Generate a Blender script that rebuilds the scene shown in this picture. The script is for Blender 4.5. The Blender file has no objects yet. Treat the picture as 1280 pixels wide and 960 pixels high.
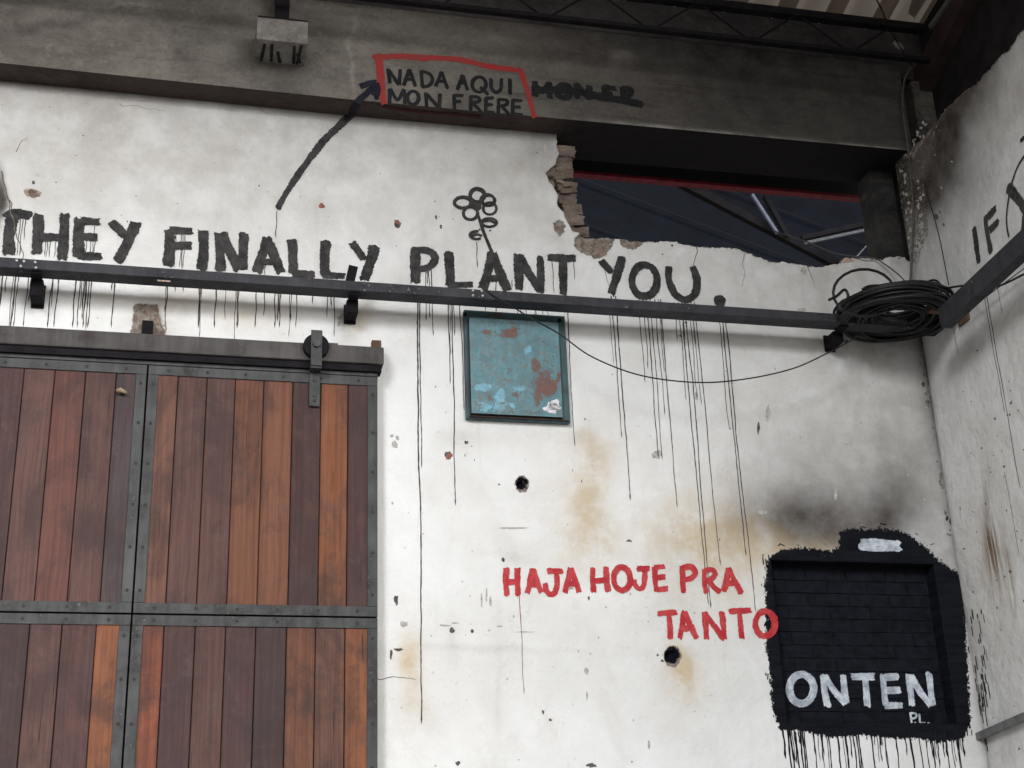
import bpy, bmesh, math, random
import numpy as np
from mathutils import Vector, Matrix
random.seed(7); rng = np.random.default_rng(7)
scn = bpy.context.scene
C = scn.collection

# ------------------------------------------------------------------ camera
M = Matrix(((0.973640121, -0.225324403, -0.035409426),
            (-0.051624785, -0.368912332, 0.928029403),
            (-0.222170645, -0.901738657, -0.370820171)))      # rows: right, up, back
F = 1774.62
CAM = Vector((0.0, -6.4, 1.6))
cam = bpy.data.objects.new('camera', bpy.data.cameras.new('camera'))
C.objects.link(cam)
cam.matrix_world = Matrix.Translation(CAM) @ M.transposed().to_4x4()
cam.data.lens = 36.0 * F / 1280.0
cam.data.sensor_width = 36.0
cam.data.clip_end = 600
scn.camera = cam

# ------------------------------------------------------------------ light
SUN_EL, SUN_AZ = math.radians(19), math.radians(-30)          # azimuth measured from -Y towards -X
w = bpy.data.worlds.new('World'); scn.world = w; w.use_nodes = True
nt = w.node_tree; nt.nodes.clear()
sky = nt.nodes.new('ShaderNodeTexSky'); sky.sky_type = 'NISHITA'; sky.sun_disc = False
sky.sun_elevation = SUN_EL
sky.sun_rotation = math.radians(180) + SUN_AZ
sky.dust_density = 4.0; sky.air_density = 1.5
hs = nt.nodes.new('ShaderNodeHueSaturation'); hs.inputs['Saturation'].default_value = 0.08
bg = nt.nodes.new('ShaderNodeBackground'); bg.inputs['Strength'].default_value = 0.15
out = nt.nodes.new('ShaderNodeOutputWorld')
nt.links.new(sky.outputs[0], hs.inputs['Color']); nt.links.new(hs.outputs[0], bg.inputs[0]); nt.links.new(bg.outputs[0], out.inputs[0])
sl = bpy.data.lights.new('sun', 'SUN'); sl.energy = 1.1; sl.angle = math.radians(13); sl.color = (0.965, 0.985, 1.0)
so = bpy.data.objects.new('sun', sl); C.objects.link(so)
sd = Vector((math.sin(SUN_AZ) * math.cos(SUN_EL), -math.cos(SUN_AZ) * math.cos(SUN_EL), math.sin(SUN_EL)))
so.rotation_euler = sd.to_track_quat('Z', 'Y').to_euler()
scn.view_settings.view_transform = 'Standard'; scn.view_settings.look = 'None'
scn.view_settings.exposure = 0.72; scn.view_settings.gamma = 1.0

# ------------------------------------------------------------------ pixel -> place helpers
def ray(u, v):
    return M.transposed() @ Vector(((u - 640) / F, -(v - 480) / F, -1.0))
def W(u, v, off=0.0):                      # on the plane y = -off (parallel to the back wall)
    d = ray(u, v); t = (-off - CAM.y) / d.y
    return CAM + d * t
XR = 3.893                                 # the side wall's face
def X(u, v, off=0.0):                      # on the plane x = XR - off
    d = ray(u, v); t = (XR - off - CAM.x) / d.x
    return CAM + d * t
def Zp(u, v, z):
    d = ray(u, v); t = (z - CAM.z) / d.z
    return CAM + d * t
def project(x, y, z):                      # numpy: place -> photo pixel, used to place stains
    m = np.array(M); p = np.stack([x - CAM.x, y - CAM.y, z - CAM.z], -1) @ m.T
    return 640 + F * p[..., 0] / -p[..., 2], 480 - F * p[..., 1] / -p[..., 2]
def zo(x0, y0, s):                         # coordinates read in an enlarged crop -> pixels
    return lambda x, y: (x0 + x / s, y0 + y / s)

# ------------------------------------------------------------------ object helpers
def tag(o, label=None, cat=None, group=None, kind=None):
    if label: o['label'] = label
    if cat: o['category'] = cat
    if group: o['group'] = group
    if kind: o['kind'] = kind
    return o
def link(name, me, mat, parent=None):
    o = bpy.data.objects.new(name, me); C.objects.link(o)
    if mat and not me.materials: me.materials.append(mat)
    if parent: o.parent = parent
    return o
def empty(name, loc=(0, 0, 0), parent=None):
    o = bpy.data.objects.new(name, None); C.objects.link(o); o.location = loc; o.empty_display_size = .1
    if parent: o.parent = parent
    return o
def mesh(name, vs, fs, smooth=False):
    me = bpy.data.meshes.new(name); me.from_pydata([tuple(v) for v in vs], [], fs)
    if smooth: me.polygons.foreach_set('use_smooth', [True] * len(me.polygons))
    me.update(); return me
class MB:
    def __init__(s): s.v = []; s.f = []
    def box(s, a, b, jit=0.0):
        a = Vector(a); b = Vector(b); n = len(s.v)
        for z in (a.z, b.z):
            for x, y in ((a.x, a.y), (b.x, a.y), (b.x, b.y), (a.x, b.y)):
                s.v.append(Vector((x + random.uniform(-jit, jit), y + random.uniform(-jit, jit), z + random.uniform(-jit, jit))))
        s.f += [(n, n+3, n+2, n+1), (n+4, n+5, n+6, n+7), (n, n+1, n+5, n+4), (n+1, n+2, n+6, n+5), (n+2, n+3, n+7, n+6), (n+3, n, n+4, n+7)]
        return s
    def bar(s, p, q, w, h, up=Vector((0, 0, 1))):      # box from p to q, w across, h along up
        p = Vector(p); q = Vector(q); d = (q - p).normalized(); sd_ = d.cross(up).normalized() * w / 2; u = sd_.cross(d).normalized() * h / 2
        n = len(s.v)
        for c in (p, q):
            for a, b in ((-1, -1), (1, -1), (1, 1), (-1, 1)): s.v.append(c + sd_ * a + u * b)
        s.f += [(n, n+1, n+2, n+3), (n+7, n+6, n+5, n+4), (n, n+4, n+5, n+1), (n+1, n+5, n+6, n+2), (n+2, n+6, n+7, n+3), (n+3, n+7, n+4, n)]
        return s
    def tube(s, pts, r, n=8, closed=False):
        pts = [Vector(p) for p in pts]; k = len(pts); base = len(s.v); ref = None
        for i, p in enumerate(pts):
            a = pts[(i - 1) % k] if (closed or i) else p; b = pts[(i + 1) % k] if (closed or i < k - 1) else p
            d = (b - a).normalized()
            if ref is None: ref = d.orthogonal().normalized()
            ref = (ref - d * ref.dot(d)).normalized(); o = d.cross(ref)
            rr = r[i] if isinstance(r, (list, tuple)) else r
            for j in range(n):
                t = 2 * math.pi * j / n; s.v.append(p + ref * math.cos(t) * rr + o * math.sin(t) * rr)
        for i in range(k if closed else k - 1):
            i2 = (i + 1) % k
            for j in range(n):
                s.f.append((base + i*n + j, base + i*n + (j+1) % n, base + i2*n + (j+1) % n, base + i2*n + j))
        if not closed:
            s.f.append(tuple(base + j for j in range(n))[::-1]); s.f.append(tuple(base + (k-1)*n + j for j in range(n)))
        return s
    def cyl(s, p, q, r, n=16): return s.tube([p, q], r, n)
    def build(s, name, mat, parent=None, smooth=False, bevel=0):
        o = link(name, mesh(name, s.v, s.f, smooth), mat, parent)
        if bevel:
            m = o.modifiers.new('bevel', 'BEVEL'); m.width = bevel; m.segments = 2; m.limit_method = 'ANGLE'
        return o
def catmull(pts, step):
    pts = [Vector(p) for p in pts]
    if len(pts) == 2:
        n = max(2, int((pts[1] - pts[0]).length / step)); return [pts[0].lerp(pts[1], i / n) for i in range(n + 1)]
    P = [pts[0] * 2 - pts[1]] + pts + [pts[-1] * 2 - pts[-2]]; o = []
    for i in range(1, len(P) - 2):
        n = max(2, int((P[i+1] - P[i]).length / step))
        for k in range(n):
            t = k / n; a, b, c, d = P[i-1], P[i], P[i+1], P[i+2]
            o.append(0.5 * ((2*b) + (c - a)*t + (2*a - 5*b + 4*c - d)*t*t + (3*b - a - 3*c + d)*t**3))
    o.append(pts[-1]); return o

# ------------------------------------------------------------------ node helpers
def nmat(name):
    m = bpy.data.materials.new(name); m.use_nodes = True; t = m.node_tree
    return m, t, t.nodes['Principled BSDF']
class N:
    def __init__(s, t): s.t = t
    def new(s, k, **kw):
        n = s.t.nodes.new(k)
        for a, b in kw.items(): setattr(n, a, b)
        return n
    def put(s, sock, val):
        if isinstance(val, bpy.types.NodeSocket): s.t.links.new(val, sock)
        elif val is not None: sock.default_value = val
    def math(s, op, a, b=None, c=None, clamp=False):
        n = s.new('ShaderNodeMath', operation=op, use_clamp=clamp)
        s.put(n.inputs[0], a)
        if b is not None: s.put(n.inputs[1], b)
        if c is not None: s.put(n.inputs[2], c)
        return n.outputs[0]
    def mix(s, f, a, b, mode='MIX'):
        n = s.new('ShaderNodeMix', data_type='RGBA', blend_type=mode)
        s.put(n.inputs[0], f)
        for k, v in ((6, a), (7, b)):
            s.put(n.inputs[k], (*v, 1) if isinstance(v, tuple) and len(v) == 3 else v)
        return n.outputs[2]
    def noise(s, vec, scale, detail=4, rough=.55, dist=0.0, out=0):
        n = s.new('ShaderNodeTexNoise'); n.inputs['Scale'].default_value = scale; n.inputs['Detail'].default_value = detail
        n.inputs['Roughness'].default_value = rough; n.inputs['Distortion'].default_value = dist
        if vec is not None: s.t.links.new(vec, n.inputs['Vector'])
        return n.outputs[out]
    def ramp(s, f, a, b, lo=0.0, hi=1.0, smooth=True):
        n = s.new('ShaderNodeMapRange', clamp=True); n.interpolation_type = 'SMOOTHSTEP' if smooth else 'LINEAR'
        s.put(n.inputs[0], f)
        for i, v in zip((1, 2, 3, 4), (a, b, lo, hi)): s.put(n.inputs[i], v)
        return n.outputs[0]
    def pos(s): return s.new('ShaderNodeNewGeometry').outputs['Position']
    def scale(s, vec, sc):
        n = s.new('ShaderNodeVectorMath', operation='MULTIPLY'); s.t.links.new(vec, n.inputs[0]); n.inputs[1].default_value = sc
        return n.outputs[0]
    def add(s, vec, v2):
        n = s.new('ShaderNodeVectorMath', operation='ADD'); s.t.links.new(vec, n.inputs[0]); s.put(n.inputs[1], v2); return n.outputs[0]
    def attr(s, name):
        n = s.new('ShaderNodeAttribute'); n.attribute_name = name
        sp = s.new('ShaderNodeSeparateColor'); s.t.links.new(n.outputs['Color'], sp.inputs[0])
        return sp.outputs[0], sp.outputs[1], sp.outputs[2], n.outputs['Alpha']
    def bump(s, h, strength, dist, bs):
        n = s.new('ShaderNodeBump'); n.inputs['Strength'].default_value = strength; n.inputs['Distance'].default_value = dist
        s.t.links.new(h, n.inputs['Height']); s.t.links.new(n.outputs[0], bs.inputs['Normal'])

def plaster_mat():
    m, t, b = nmat('whitewashed_plaster'); n = N(t); P = n.pos()
    blk, raw, soot, _ = n.attr('sdf'); och, grm_shade, brn, _ = n.attr('stain')
    big = n.noise(P, 0.9, 5, .6); mid = n.noise(P, 5, 6, .65); fine = n.noise(P, 60, 4, .6); streak = n.noise(n.scale(P, (14, 14, 1.1)), 1.0, 5, .6)
    speck = n.noise(P, 38, 3, .5, out=0); wash = n.noise(n.scale(P, (1, 1, .45)), 2.4, 6, .65, .6)
    col = n.mix(n.ramp(big, .35, .68), (.80, .81, .82), (.69, .69, .68))
    col = n.mix(n.ramp(wash, .50, .72, 0, .38), col, (.56, .54, .50))
    col = n.mix(n.ramp(streak, .58, .75, 0, .20), col, (.48, .46, .43))
    # grey grime plus painted shade high on the wall, as the mask asks
    gm = n.math('MULTIPLY', grm_shade, n.ramp(mid, .25, .70, .35, 1.25))
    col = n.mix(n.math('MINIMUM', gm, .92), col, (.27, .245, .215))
    och_f = n.math('MULTIPLY', och, n.ramp(mid, .3, .68, .25, 1.35), clamp=True)
    col = n.mix(n.math('MINIMUM', och_f, .78), col, (.52, .40, .24))
    bst = n.noise(n.scale(P, (45, 45, 3.0)), 1.0, 4, .6)
    col = n.mix(n.math('MULTIPLY', brn, n.ramp(bst, .34, .56), clamp=True), col, (.16, .10, .06))
    # raised grains catching dirt
    sp = n.math('MULTIPLY', n.ramp(speck, .66, .76, 0, .40), n.ramp(mid, .42, .62, .1, 1))
    col = n.mix(sp, col, (.20, .18, .16))
    hair = n.noise(n.scale(P, (1, 1, 2.2)), 7.0, 2, .5, 2.5)
    hl = n.math('SUBTRACT', 1.0, n.ramp(n.math('ABSOLUTE', n.math('SUBTRACT', hair, .5)), 0.0, .006))
    col = n.mix(n.math('MULTIPLY', hl, n.ramp(big, .50, .62, 0, .40)), col, (.24, .22, .2))
    st = n.math('MULTIPLY', soot, n.ramp(mid, .2, .75, .88, 1.08), clamp=True)
    flake = n.ramp(n.noise(P, 33, 5, .7), .66, .72, 0, .75)
    st = n.math('SUBTRACT', st, n.math('MULTIPLY', st, n.math('MULTIPLY', flake, n.ramp(soot, .35, .7, 0, .8))), clamp=True)
    col = n.mix(st, col, (.046, .037, .031))
    # raw mortar where the plaster broke off
    e1 = n.math('MULTIPLY', n.math('SUBTRACT', n.noise(P, 45, 5, .7), .5), .035)
    rf = n.ramp(n.math('ADD', raw, e1), -.001, .0015)
    rc = n.mix(n.ramp(n.noise(P, 42, 4, .7), .35, .68), (.36, .32, .28), (.15, .115, .095))
    rc = n.mix(n.ramp(n.noise(P, 15, 3, .6), .5, .6, 0, .7), rc, (.27, .195, .16))
    col = n.mix(rf, col, rc)
    # black paint, its edge broken by the brush
    e2 = n.math('MULTIPLY', n.math('SUBTRACT', n.noise(n.scale(P, (60, 60, 42)), 1.0, 6, .75), .5), .09)
    bf = n.ramp(n.math('ADD', blk, e2), -.001, .001)
    bc = n.mix(n.ramp(n.noise(n.scale(P, (4, 4, 40)), 1.0, 4, .6), .3, .7), (.005, .0055, .008), (.010, .011, .015))
    col = n.mix(bf, col, bc)
    t.links.new(col, b.inputs['Base Color'])
    n.put(b.inputs['Roughness'], n.ramp(bf, 0, 1, .88, .75)); n.put(b.inputs['Specular IOR Level'], n.ramp(bf, 0, 1, .22, .06))
    h = n.math('ADD', n.math('MULTIPLY', mid, 1.1), n.math('ADD', n.math('MULTIPLY', fine, .10), n.math('MULTIPLY', big, 3.0)))
    h = n.math('ADD', h, n.math('MULTIPLY', n.math('MULTIPLY', rf, n.noise(P, 50, 4, .7)), 1.2))
    n.bump(h, .8, .02, b)
    return m
def concrete_mat(name, light, dark, attr=False, rough=.9, bump=.5, tint=(.10, .08, .07)):
    m, t, b = nmat(name); n = N(t); P = n.pos()
    a = n.noise(n.scale(P, (1, 1, 1.9)), 2.1, 8, .74, .3); c = n.noise(P, 8, 6, .7); f = n.noise(P, 55, 6, .75); hz = n.noise(n.scale(P, (1.0, 1, 14)), 1.3, 4, .6)
    col = n.mix(n.ramp(a, .32, .68), dark, light)
    col = n.mix(n.ramp(c, .50, .74, 0, .45), col, tuple(min(1, x * 1.45) for x in light))
    col = n.mix(n.ramp(c, .46, .28, 0, .6), col, tint)
    col = n.mix(n.ramp(hz, .56, .7, 0, .5), col, tuple(x * .55 for x in dark))
    col = n.mix(n.ramp(f, .56, .70, 0, .35), col, tuple(x * 1.8 for x in light))
    col = n.mix(n.ramp(f, .46, .34, 0, .45), col, tuple(x * .5 for x in dark))
    if attr:
        s, g, _, _ = n.attr('stain')
        col = n.mix(n.math('MULTIPLY', s, n.ramp(c, .2, .8, .75, 1.15), clamp=True), col, (.014, .013, .014))
        col = n.mix(n.math('MULTIPLY', g, n.ramp(c, .35, .65, .2, 1), clamp=True), col, (.40, .38, .35))
    t.links.new(col, b.inputs['Base Color']); b.inputs['Roughness'].default_value = rough; b.inputs['Specular IOR Level'].default_value = .2
    n.bump(n.math('ADD', c, n.math('MULTIPLY', f, .25)), bump, .012, b)
    return m
def metal_mat(name, base, rust, amt=.5, rough=.55, metal=.35, worn=None, sc=1.0):
    m, t, b = nmat(name); n = N(t); P = n.pos()
    c = n.noise(P, 7 * sc, 6, .7); f = n.noise(P, 60 * sc, 4, .65); s_ = n.noise(n.scale(P, (22, 22, 3)), 1, 4, .6)
    col = n.mix(n.ramp(s_, .3, .7), base, tuple(x * .62 for x in base))
    col = n.mix(n.ramp(c, .62 - .2 * amt, .78 - .2 * amt, 0, .85), col, rust)
    if worn: col = n.mix(n.math('MULTIPLY', n.ramp(f, .60, .70), n.ramp(c, .5, .62)), col, worn)
    t.links.new(col, b.inputs['Base Color']); b.inputs['Metallic'].default_value = metal
    n.put(b.inputs['Roughness'], n.ramp(c, .3, .7, rough, min(1, rough + .3)))
    n.bump(n.math('ADD', c, n.math('MULTIPLY', f, .4)), .35, .004, b)
    return m
def wood_mat():
    m, t, b = nmat('weathered_hardwood'); n = N(t); oi = n.new('ShaderNodeObjectInfo')
    tc = n.new('ShaderNodeTexCoord').outputs['Object']
    r = n.new('ShaderNodeCombineXYZ'); rr = n.math('MULTIPLY', oi.outputs['Random'], 37.0)
    for i in range(3): t.links.new(rr, r.inputs[i])
    P = n.add(tc, r.outputs[0])
    warp = n.noise(n.scale(P, (3, 3, 1.2)), 1.0, 3, .5); 
    Pw = n.new('ShaderNodeVectorMath', operation='ADD'); t.links.new(P, Pw.inputs[0])
    ws = n.new('ShaderNodeCombineXYZ'); t.links.new(n.math('MULTIPLY', warp, .05), ws.inputs[0]); t.links.new(ws.outputs[0], Pw.inputs[1])
    grain = n.noise(n.scale(Pw.outputs[0], (70, 70, 1.3)), 1.0, 7, .72); blot = n.noise(n.scale(P, (6, 6, 2.1)), 1.0, 5, .6, .4)
    fine = n.noise(n.scale(P, (190, 190, 7)), 1.0, 3, .6); dust = n.noise(n.scale(P, (9, 9, 5)), 1.0, 6, .75)
    base = oi.outputs['Color']
    dk = n.mix(1.0, base, (.72, .68, .70), 'MULTIPLY'); lt = n.mix(1.0, base, (1.16, 1.12, 1.10), 'MULTIPLY')
    col = n.mix(n.ramp(grain, .32, .66), dk, lt)
    col = n.mix(n.ramp(fine, .5, .72, 0, .30), col, dk)
    col = n.mix(n.ramp(blot, .50, .66, 0, .60), col, (.046, .029, .028))
    col = n.mix(n.ramp(dust, .50, .76, 0, .50), col, (.115, .080, .072))
    rl = n.ramp(blot, .43, .28, 0, .35); col = n.mix(rl, col, (.135, .055, .038))
    WP = n.pos(); sh = n.noise(n.scale(WP, (1, 1, .7)), 3.2, 7, .7, .5); sh2 = n.noise(WP, 9.0, 6, .75)
    col = n.mix(n.ramp(sh, .46, .66, 0, .62), col, (.040, .027, .028))
    col = n.mix(n.ramp(sh2, .56, .72, 0, .45), col, (.085, .066, .066))
    col = n.mix(n.ramp(n.noise(n.scale(P, (120, 120, 2.2)), 1.0, 2, .5), .70, .73, 0, .8), col, (.016, .011, .010))
    t.links.new(col, b.inputs['Base Color']); n.put(b.inputs['Roughness'], n.ramp(dust, .3, .7, .55, .8)); b.inputs['Specular IOR Level'].default_value = .18
    n.bump(n.math('ADD', grain, n.math('MULTIPLY', fine, .5)), .4, .003, b)
    return m
def brush_mat(name, col, thin, dry=.5, rough=.6, solid=1.0):
    """hand-brushed paint: 'edge' runs 0 at the stroke's rim to 1 at its middle; the rim breaks up in bristle streaks"""
    m, t, b = nmat(name); n = N(t)
    at = n.new('ShaderNodeAttribute'); at.attribute_name = 'edge'; e = at.outputs['Fac']
    uv = n.new('ShaderNodeUVMap').outputs[0]; P = n.pos()
    br = n.noise(n.scale(uv, (330, 16, 1)), 1.0, 4, .65); gr = n.noise(P, 95, 4, .7); big = n.noise(P, 22, 3, .6)
    s = n.math('ADD', n.math('MULTIPLY', e, 2.6), n.math('MULTIPLY', n.math('SUBTRACT', gr, .5), 2.2 * dry))
    s = n.math('ADD', s, n.math('MULTIPLY', n.math('SUBTRACT', br, .5), 1.6 * dry))
    al = n.ramp(s, .30, .52)
    inner = n.ramp(n.math('ADD', n.math('MULTIPLY', br, .6), n.math('MULTIPLY', gr, .4)), .60 + .10 * solid, .66 + .10 * solid, 1, .30)
    al = n.math('MULTIPLY', al, inner)
    c = n.mix(n.ramp(n.math('ADD', n.math('MULTIPLY', br, .5), n.math('MULTIPLY', big, .5)), .42, .62), col, thin)
    tn = n.new('ShaderNodeAttribute'); tn.attribute_name = 'tone'; c = n.mix(n.math('MULTIPLY', n.math('MULTIPLY', tn.outputs['Fac'], .9), n.ramp(n.noise(P, 14, 4, .7), .4, .65)), c, thin)
    t.links.new(c, b.inputs['Base Color']); t.links.new(al, b.inputs['Alpha']); b.inputs['Roughness'].default_value = rough
    b.inputs['Specular IOR Level'].default_value = .12
    return m
def flat_mat(name, col, rough=.8, var=.4, sc=20, metal=0.0, bump=.3, spec=.3):
    m, t, b = nmat(name); n = N(t); P = n.pos(); c = n.noise(P, sc, 5, .65)
    t.links.new(n.mix(n.ramp(c, .3, .7), tuple(x * (1 - var) for x in col), tuple(min(1, x * (1 + var)) for x in col)), b.inputs['Base Color'])
    b.inputs['Roughness'].default_value = rough; b.inputs['Metallic'].default_value = metal
    n.bump(c, bump, .004, b); b.inputs['Specular IOR Level'].default_value = spec; return m

PLASTER = plaster_mat()
BEAMC = concrete_mat('sooty_concrete', (.205, .190, .170), (.115, .104, .094), attr=True)
COLC = concrete_mat('grey_concrete', (.050, .048, .046), (.016, .016, .017))
GROUND = concrete_mat('yard_concrete', (.34, .33, .31), (.22, .21, .20), bump=.3, tint=(.16, .15, .14))
STEEL = metal_mat('dark_painted_steel', (.034, .035, .044), (.014, .012, .014), .35, .6, .1, worn=(.30, .28, .25))
DOORFR = metal_mat('grey_green_steel', (.060, .063, .064), (.036, .031, .029), .45, .55, .25, worn=(.20, .20, .19))
TRACK = metal_mat('weathered_track_steel', (.075, .068, .068), (.045, .036, .034), .5, .6, .2)
RUSTY = metal_mat('rusted_steel', (.14, .075, .05), (.05, .03, .025), .5, .85, .1)
BLACKST = flat_mat('blackened_steel', (.010, .009, .011), .8, .35, 14, spec=.12)
BOLT = flat_mat('bolt_heads', (.018, .016, .016), .6, .3)
GALV = metal_mat('galvanised_bar', (.20, .20, .20), (.09, .08, .075), .3, .5, .3)
WOOD = wood_mat()
CABLE = flat_mat('black_cable_sheath', (.012, .012, .013), .45, .3, 30)
GCABLE = flat_mat('grey_dusty_cable', (.075, .072, .070), .7, .3, 30)
BRICKM = concrete_mat('broken_brick', (.25, .205, .17), (.11, .080, .066), rough=.95, bump=1.0, tint=(.07, .05, .045))
BLACKBR = flat_mat('black_painted_brick', (.0085, .0092, .0135), .8, .35, 26, bump=.7, spec=.08)
MORTAR = flat_mat('black_mortar', (.005, .005, .007), .8, .3, 40)
BLK = brush_mat('black_brush_paint', (.018, .018, .020), (.062, .060, .060), .85)
BLKD = brush_mat('black_paint_on_concrete', (.010, .010, .013), (.022, .022, .024), .7)
NAVY = brush_mat('navy_black_paint', (.008, .008, .016), (.018, .018, .03), .5)
RED = brush_mat('red_brush_paint', (.38, .022, .032), (.50, .07, .075), .75)
REDB = brush_mat('red_paint_on_concrete', (.34, .028, .030), (.24, .05, .045), .8, solid=.7)
WHT = brush_mat('white_thin_paint', (.62, .66, .72), (.24, .27, .32), .6, .6, solid=.4)
DRIPM = flat_mat('dried_drip_paint', (.040, .036, .036), .5, .3)
REDDRIP = flat_mat('red_drip_paint', (.22, .06, .06), .5, .3)

# ------------------------------------------------------------------ masks in photo pixels
def inpoly(px, py, poly):
    r = np.zeros(px.shape, bool); n = len(poly)
    for i in range(n):
        x1, y1 = poly[i]; x2, y2 = poly[(i + 1) % n]
        c = ((y1 > py) != (y2 > py)) & (px < (x2 - x1) * (py - y1) / ((y2 - y1) or 1e-9) + x1); r ^= c
    return r
def segdist(px, py, poly, closed=True):
    d = np.full(px.shape, 1e9); n = len(poly)
    for i in range(n if closed else n - 1):
        x1, y1 = poly[i]; x2, y2 = poly[(i + 1) % n]; dx, dy = x2 - x1, y2 - y1
        t = np.clip(((px - x1) * dx + (py - y1) * dy) / (dx * dx + dy * dy + 1e-9), 0, 1)
        d = np.minimum(d, np.hypot(px - x1 - t * dx, py - y1 - t * dy))
    return d
def sdf(px, py, poly): return np.where(inpoly(px, py, poly), 1, -1) * segdist(px, py, poly) * .004
def blob(px, py, cx, cy, rx, ry, a=1.0, rot=0.0, p=1.0):
    c, s = math.cos(rot), math.sin(rot); x = (px - cx) * c + (py - cy) * s; y = -(px - cx) * s + (py - cy) * c
    return a * np.exp(-((x / rx) ** 2 + (y / ry) ** 2) ** p)
def sheet(name, xs, zs, place, keep, snaps, depth_fn, attrs, mat, parent=None, disp=None, normal=(0, -1, 0), flip=False):
    """one wall skin: grid of quads with broken-out openings, its rims turned back by depth_fn"""
    nx, nz = len(xs), len(zs); A, B = np.meshgrid(xs, zs, indexing='ij')
    co = place(A, B); px, py = project(co[..., 0], co[..., 1], co[..., 2])
    ca = place((A[:-1, :-1] + A[1:, 1:]) / 2, (B[:-1, :-1] + B[1:, 1:]) / 2)
    cx, cy = project(ca[..., 0], ca[..., 1], ca[..., 2]); kp = keep(cx, cy, ca)
    idx = np.arange(nx * nz).reshape(nx, nz)
    q = np.stack([idx[:-1, :-1], idx[1:, :-1], idx[1:, 1:], idx[:-1, 1:]], -1)
    if flip: q = q[..., ::-1]
    q = q[kp].reshape(-1, 4)
    co = co.reshape(-1, 3).copy(); pxf, pyf = px.ravel(), py.ravel()
    e = np.concatenate([q[:, [0, 1]], q[:, [1, 2]], q[:, [2, 3]], q[:, [3, 0]]])
    key = np.sort(e, 1); _, inv, cnt = np.unique(key[:, 0].astype(np.int64) * (nx * nz) + key[:, 1], return_inverse=True, return_counts=True)
    be = e[cnt[inv] == 1]
    gi, gj = be[:, 0] // nz, be[:, 0] % nz; hi, hj = be[:, 1] // nz, be[:, 1] % nz
    outer = ((gi == 0) & (hi == 0)) | ((gi == nx-1) & (hi == nx-1)) | ((gj == 0) & (hj == 0)) | ((gj == nz-1) & (hj == nz-1))
    be = be[~outer]; bv = np.unique(be)
    for poly3 in snaps:                          # poly3: world points of the broken edge
        a = co[bv]; best = np.full(len(bv), 1e9); bp = a.copy()
        for i in range(len(poly3) - 1):
            p1 = np.array(poly3[i]); dd = np.array(poly3[i + 1]) - p1
            t = np.clip(((a - p1) @ dd) / (dd @ dd + 1e-12), 0, 1); c_ = p1 + t[:, None] * dd; ds = np.linalg.norm(a - c_, axis=1)
            u = ds < best; best[u] = ds[u]; bp[u] = c_[u]
        ok = best < .02; co[bv[ok]] = bp[ok]
    attrs_v = attrs(pxf, pyf, co)
    if disp is not None: co += disp(pxf, pyf, co)[:, None] * -np.array(normal)
    # rims
    dep = depth_fn(pxf[bv], pyf[bv]); rim = co[bv] - np.array(normal) * dep[:, None]
    rimmap = {int(v): nx * nz + i for i, v in enumerate(bv)}
    rq = np.array([[b_, a_, rimmap[int(a_)], rimmap[int(b_)]] for a_, b_ in be], dtype=np.int64).reshape(-1, 4)
    allq = np.concatenate([q, rq]); allv = np.concatenate([co, rim])
    used = np.zeros(len(allv), bool); used[allq.ravel()] = True; remap = np.cumsum(used) - 1
    allq = remap[allq]; 
    me = bpy.data.meshes.new(name); nv = int(used.sum()); me.vertices.add(nv); me.vertices.foreach_set('co', allv[used].astype(np.float32).ravel())
    me.loops.add(allq.size); me.loops.foreach_set('vertex_index', allq.ravel().astype(np.int32))
    me.polygons.add(len(allq)); me.polygons.foreach_set('loop_start', np.arange(0, allq.size, 4, dtype=np.int32))
    me.polygons.foreach_set('use_smooth', np.concatenate([np.ones(len(q), bool), np.zeros(len(rq), bool)]))
    me.update(calc_edges=True); me.validate()
    for k, arr in attrs_v.items():
        full = np.concatenate([arr, arr[bv]])[used]
        at = me.attributes.new(k, 'FLOAT_COLOR', 'POINT'); at.data.foreach_set('color', full.astype(np.float32).ravel())
    return link(name, me, mat, parent)
def rough_line(pts, step, amp):                  # subdivide a broken edge and shake it
    o = []
    for i in range(len(pts) - 1):
        a, b = Vector(pts[i]), Vector(pts[i + 1]); n = max(1, int((b - a).length / step))
        for k in range(n):
            p = a.lerp(b, k / n); o.append((p.x + random.uniform(-amp, amp), p.y + random.uniform(-amp, amp)))
    o.append(tuple(pts[-1])); return o

# ------------------------------------------------------------------ ground
g = MB(); g.v = [Vector(p) for p in ((-150, -150, 0), (150, -150, 0), (150, 150, 0), (-150, 150, 0))]; g.f = [(0, 1, 2, 3)]
tag(g.build('ground', GROUND), kind='structure')

# ------------------------------------------------------------------ back wall
ZB, YB = 5.722, 0.155                           # underside and projection of the concrete beam
za = zo(640, 150, 5.333)
pl_edge = [(697, 160), (696, 182), (698, 192), (695, 205), (688, 211), (682, 216), (686, 226), (693, 236), (697, 241), (696, 256), (703, 263), (707, 272), (712, 281), (716, 289),
           (722, 290), (731, 297), (745, 298), (752, 297), (775, 299), (800, 302), (822, 303), (829, 301), (846, 302), (852, 305), (868, 308), (884, 309),
           (905, 309), (922, 311), (930, 314), (950, 322), (965, 327), (985, 328), (1003, 331), (1020, 334), (1032, 332), (1047, 330), (1054, 325), (1063, 322),
           (1080, 323), (1098, 324), (1104, 325), (1110, 321), (1131, 321), (1134, 325), (1150, 330)]
pl_edge = rough_line(pl_edge, 3.0, .9)
cut_poly = pl_edge + [(1190, 300), (1190, 60), (697, 60)]
NX0, NX1 = W(974, 800).x, W(1181, 800).x; NZ0, NZ1 = W(1080, 904).z, W(1080, 703).z
def wpx(pts): return [(*W(u, v),) for u, v in pts]
nrect_w = [(NX0, NZ0), (NX1, NZ0), (NX1, NZ1), (NX0, NZ1), (NX0, NZ0)]
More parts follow.
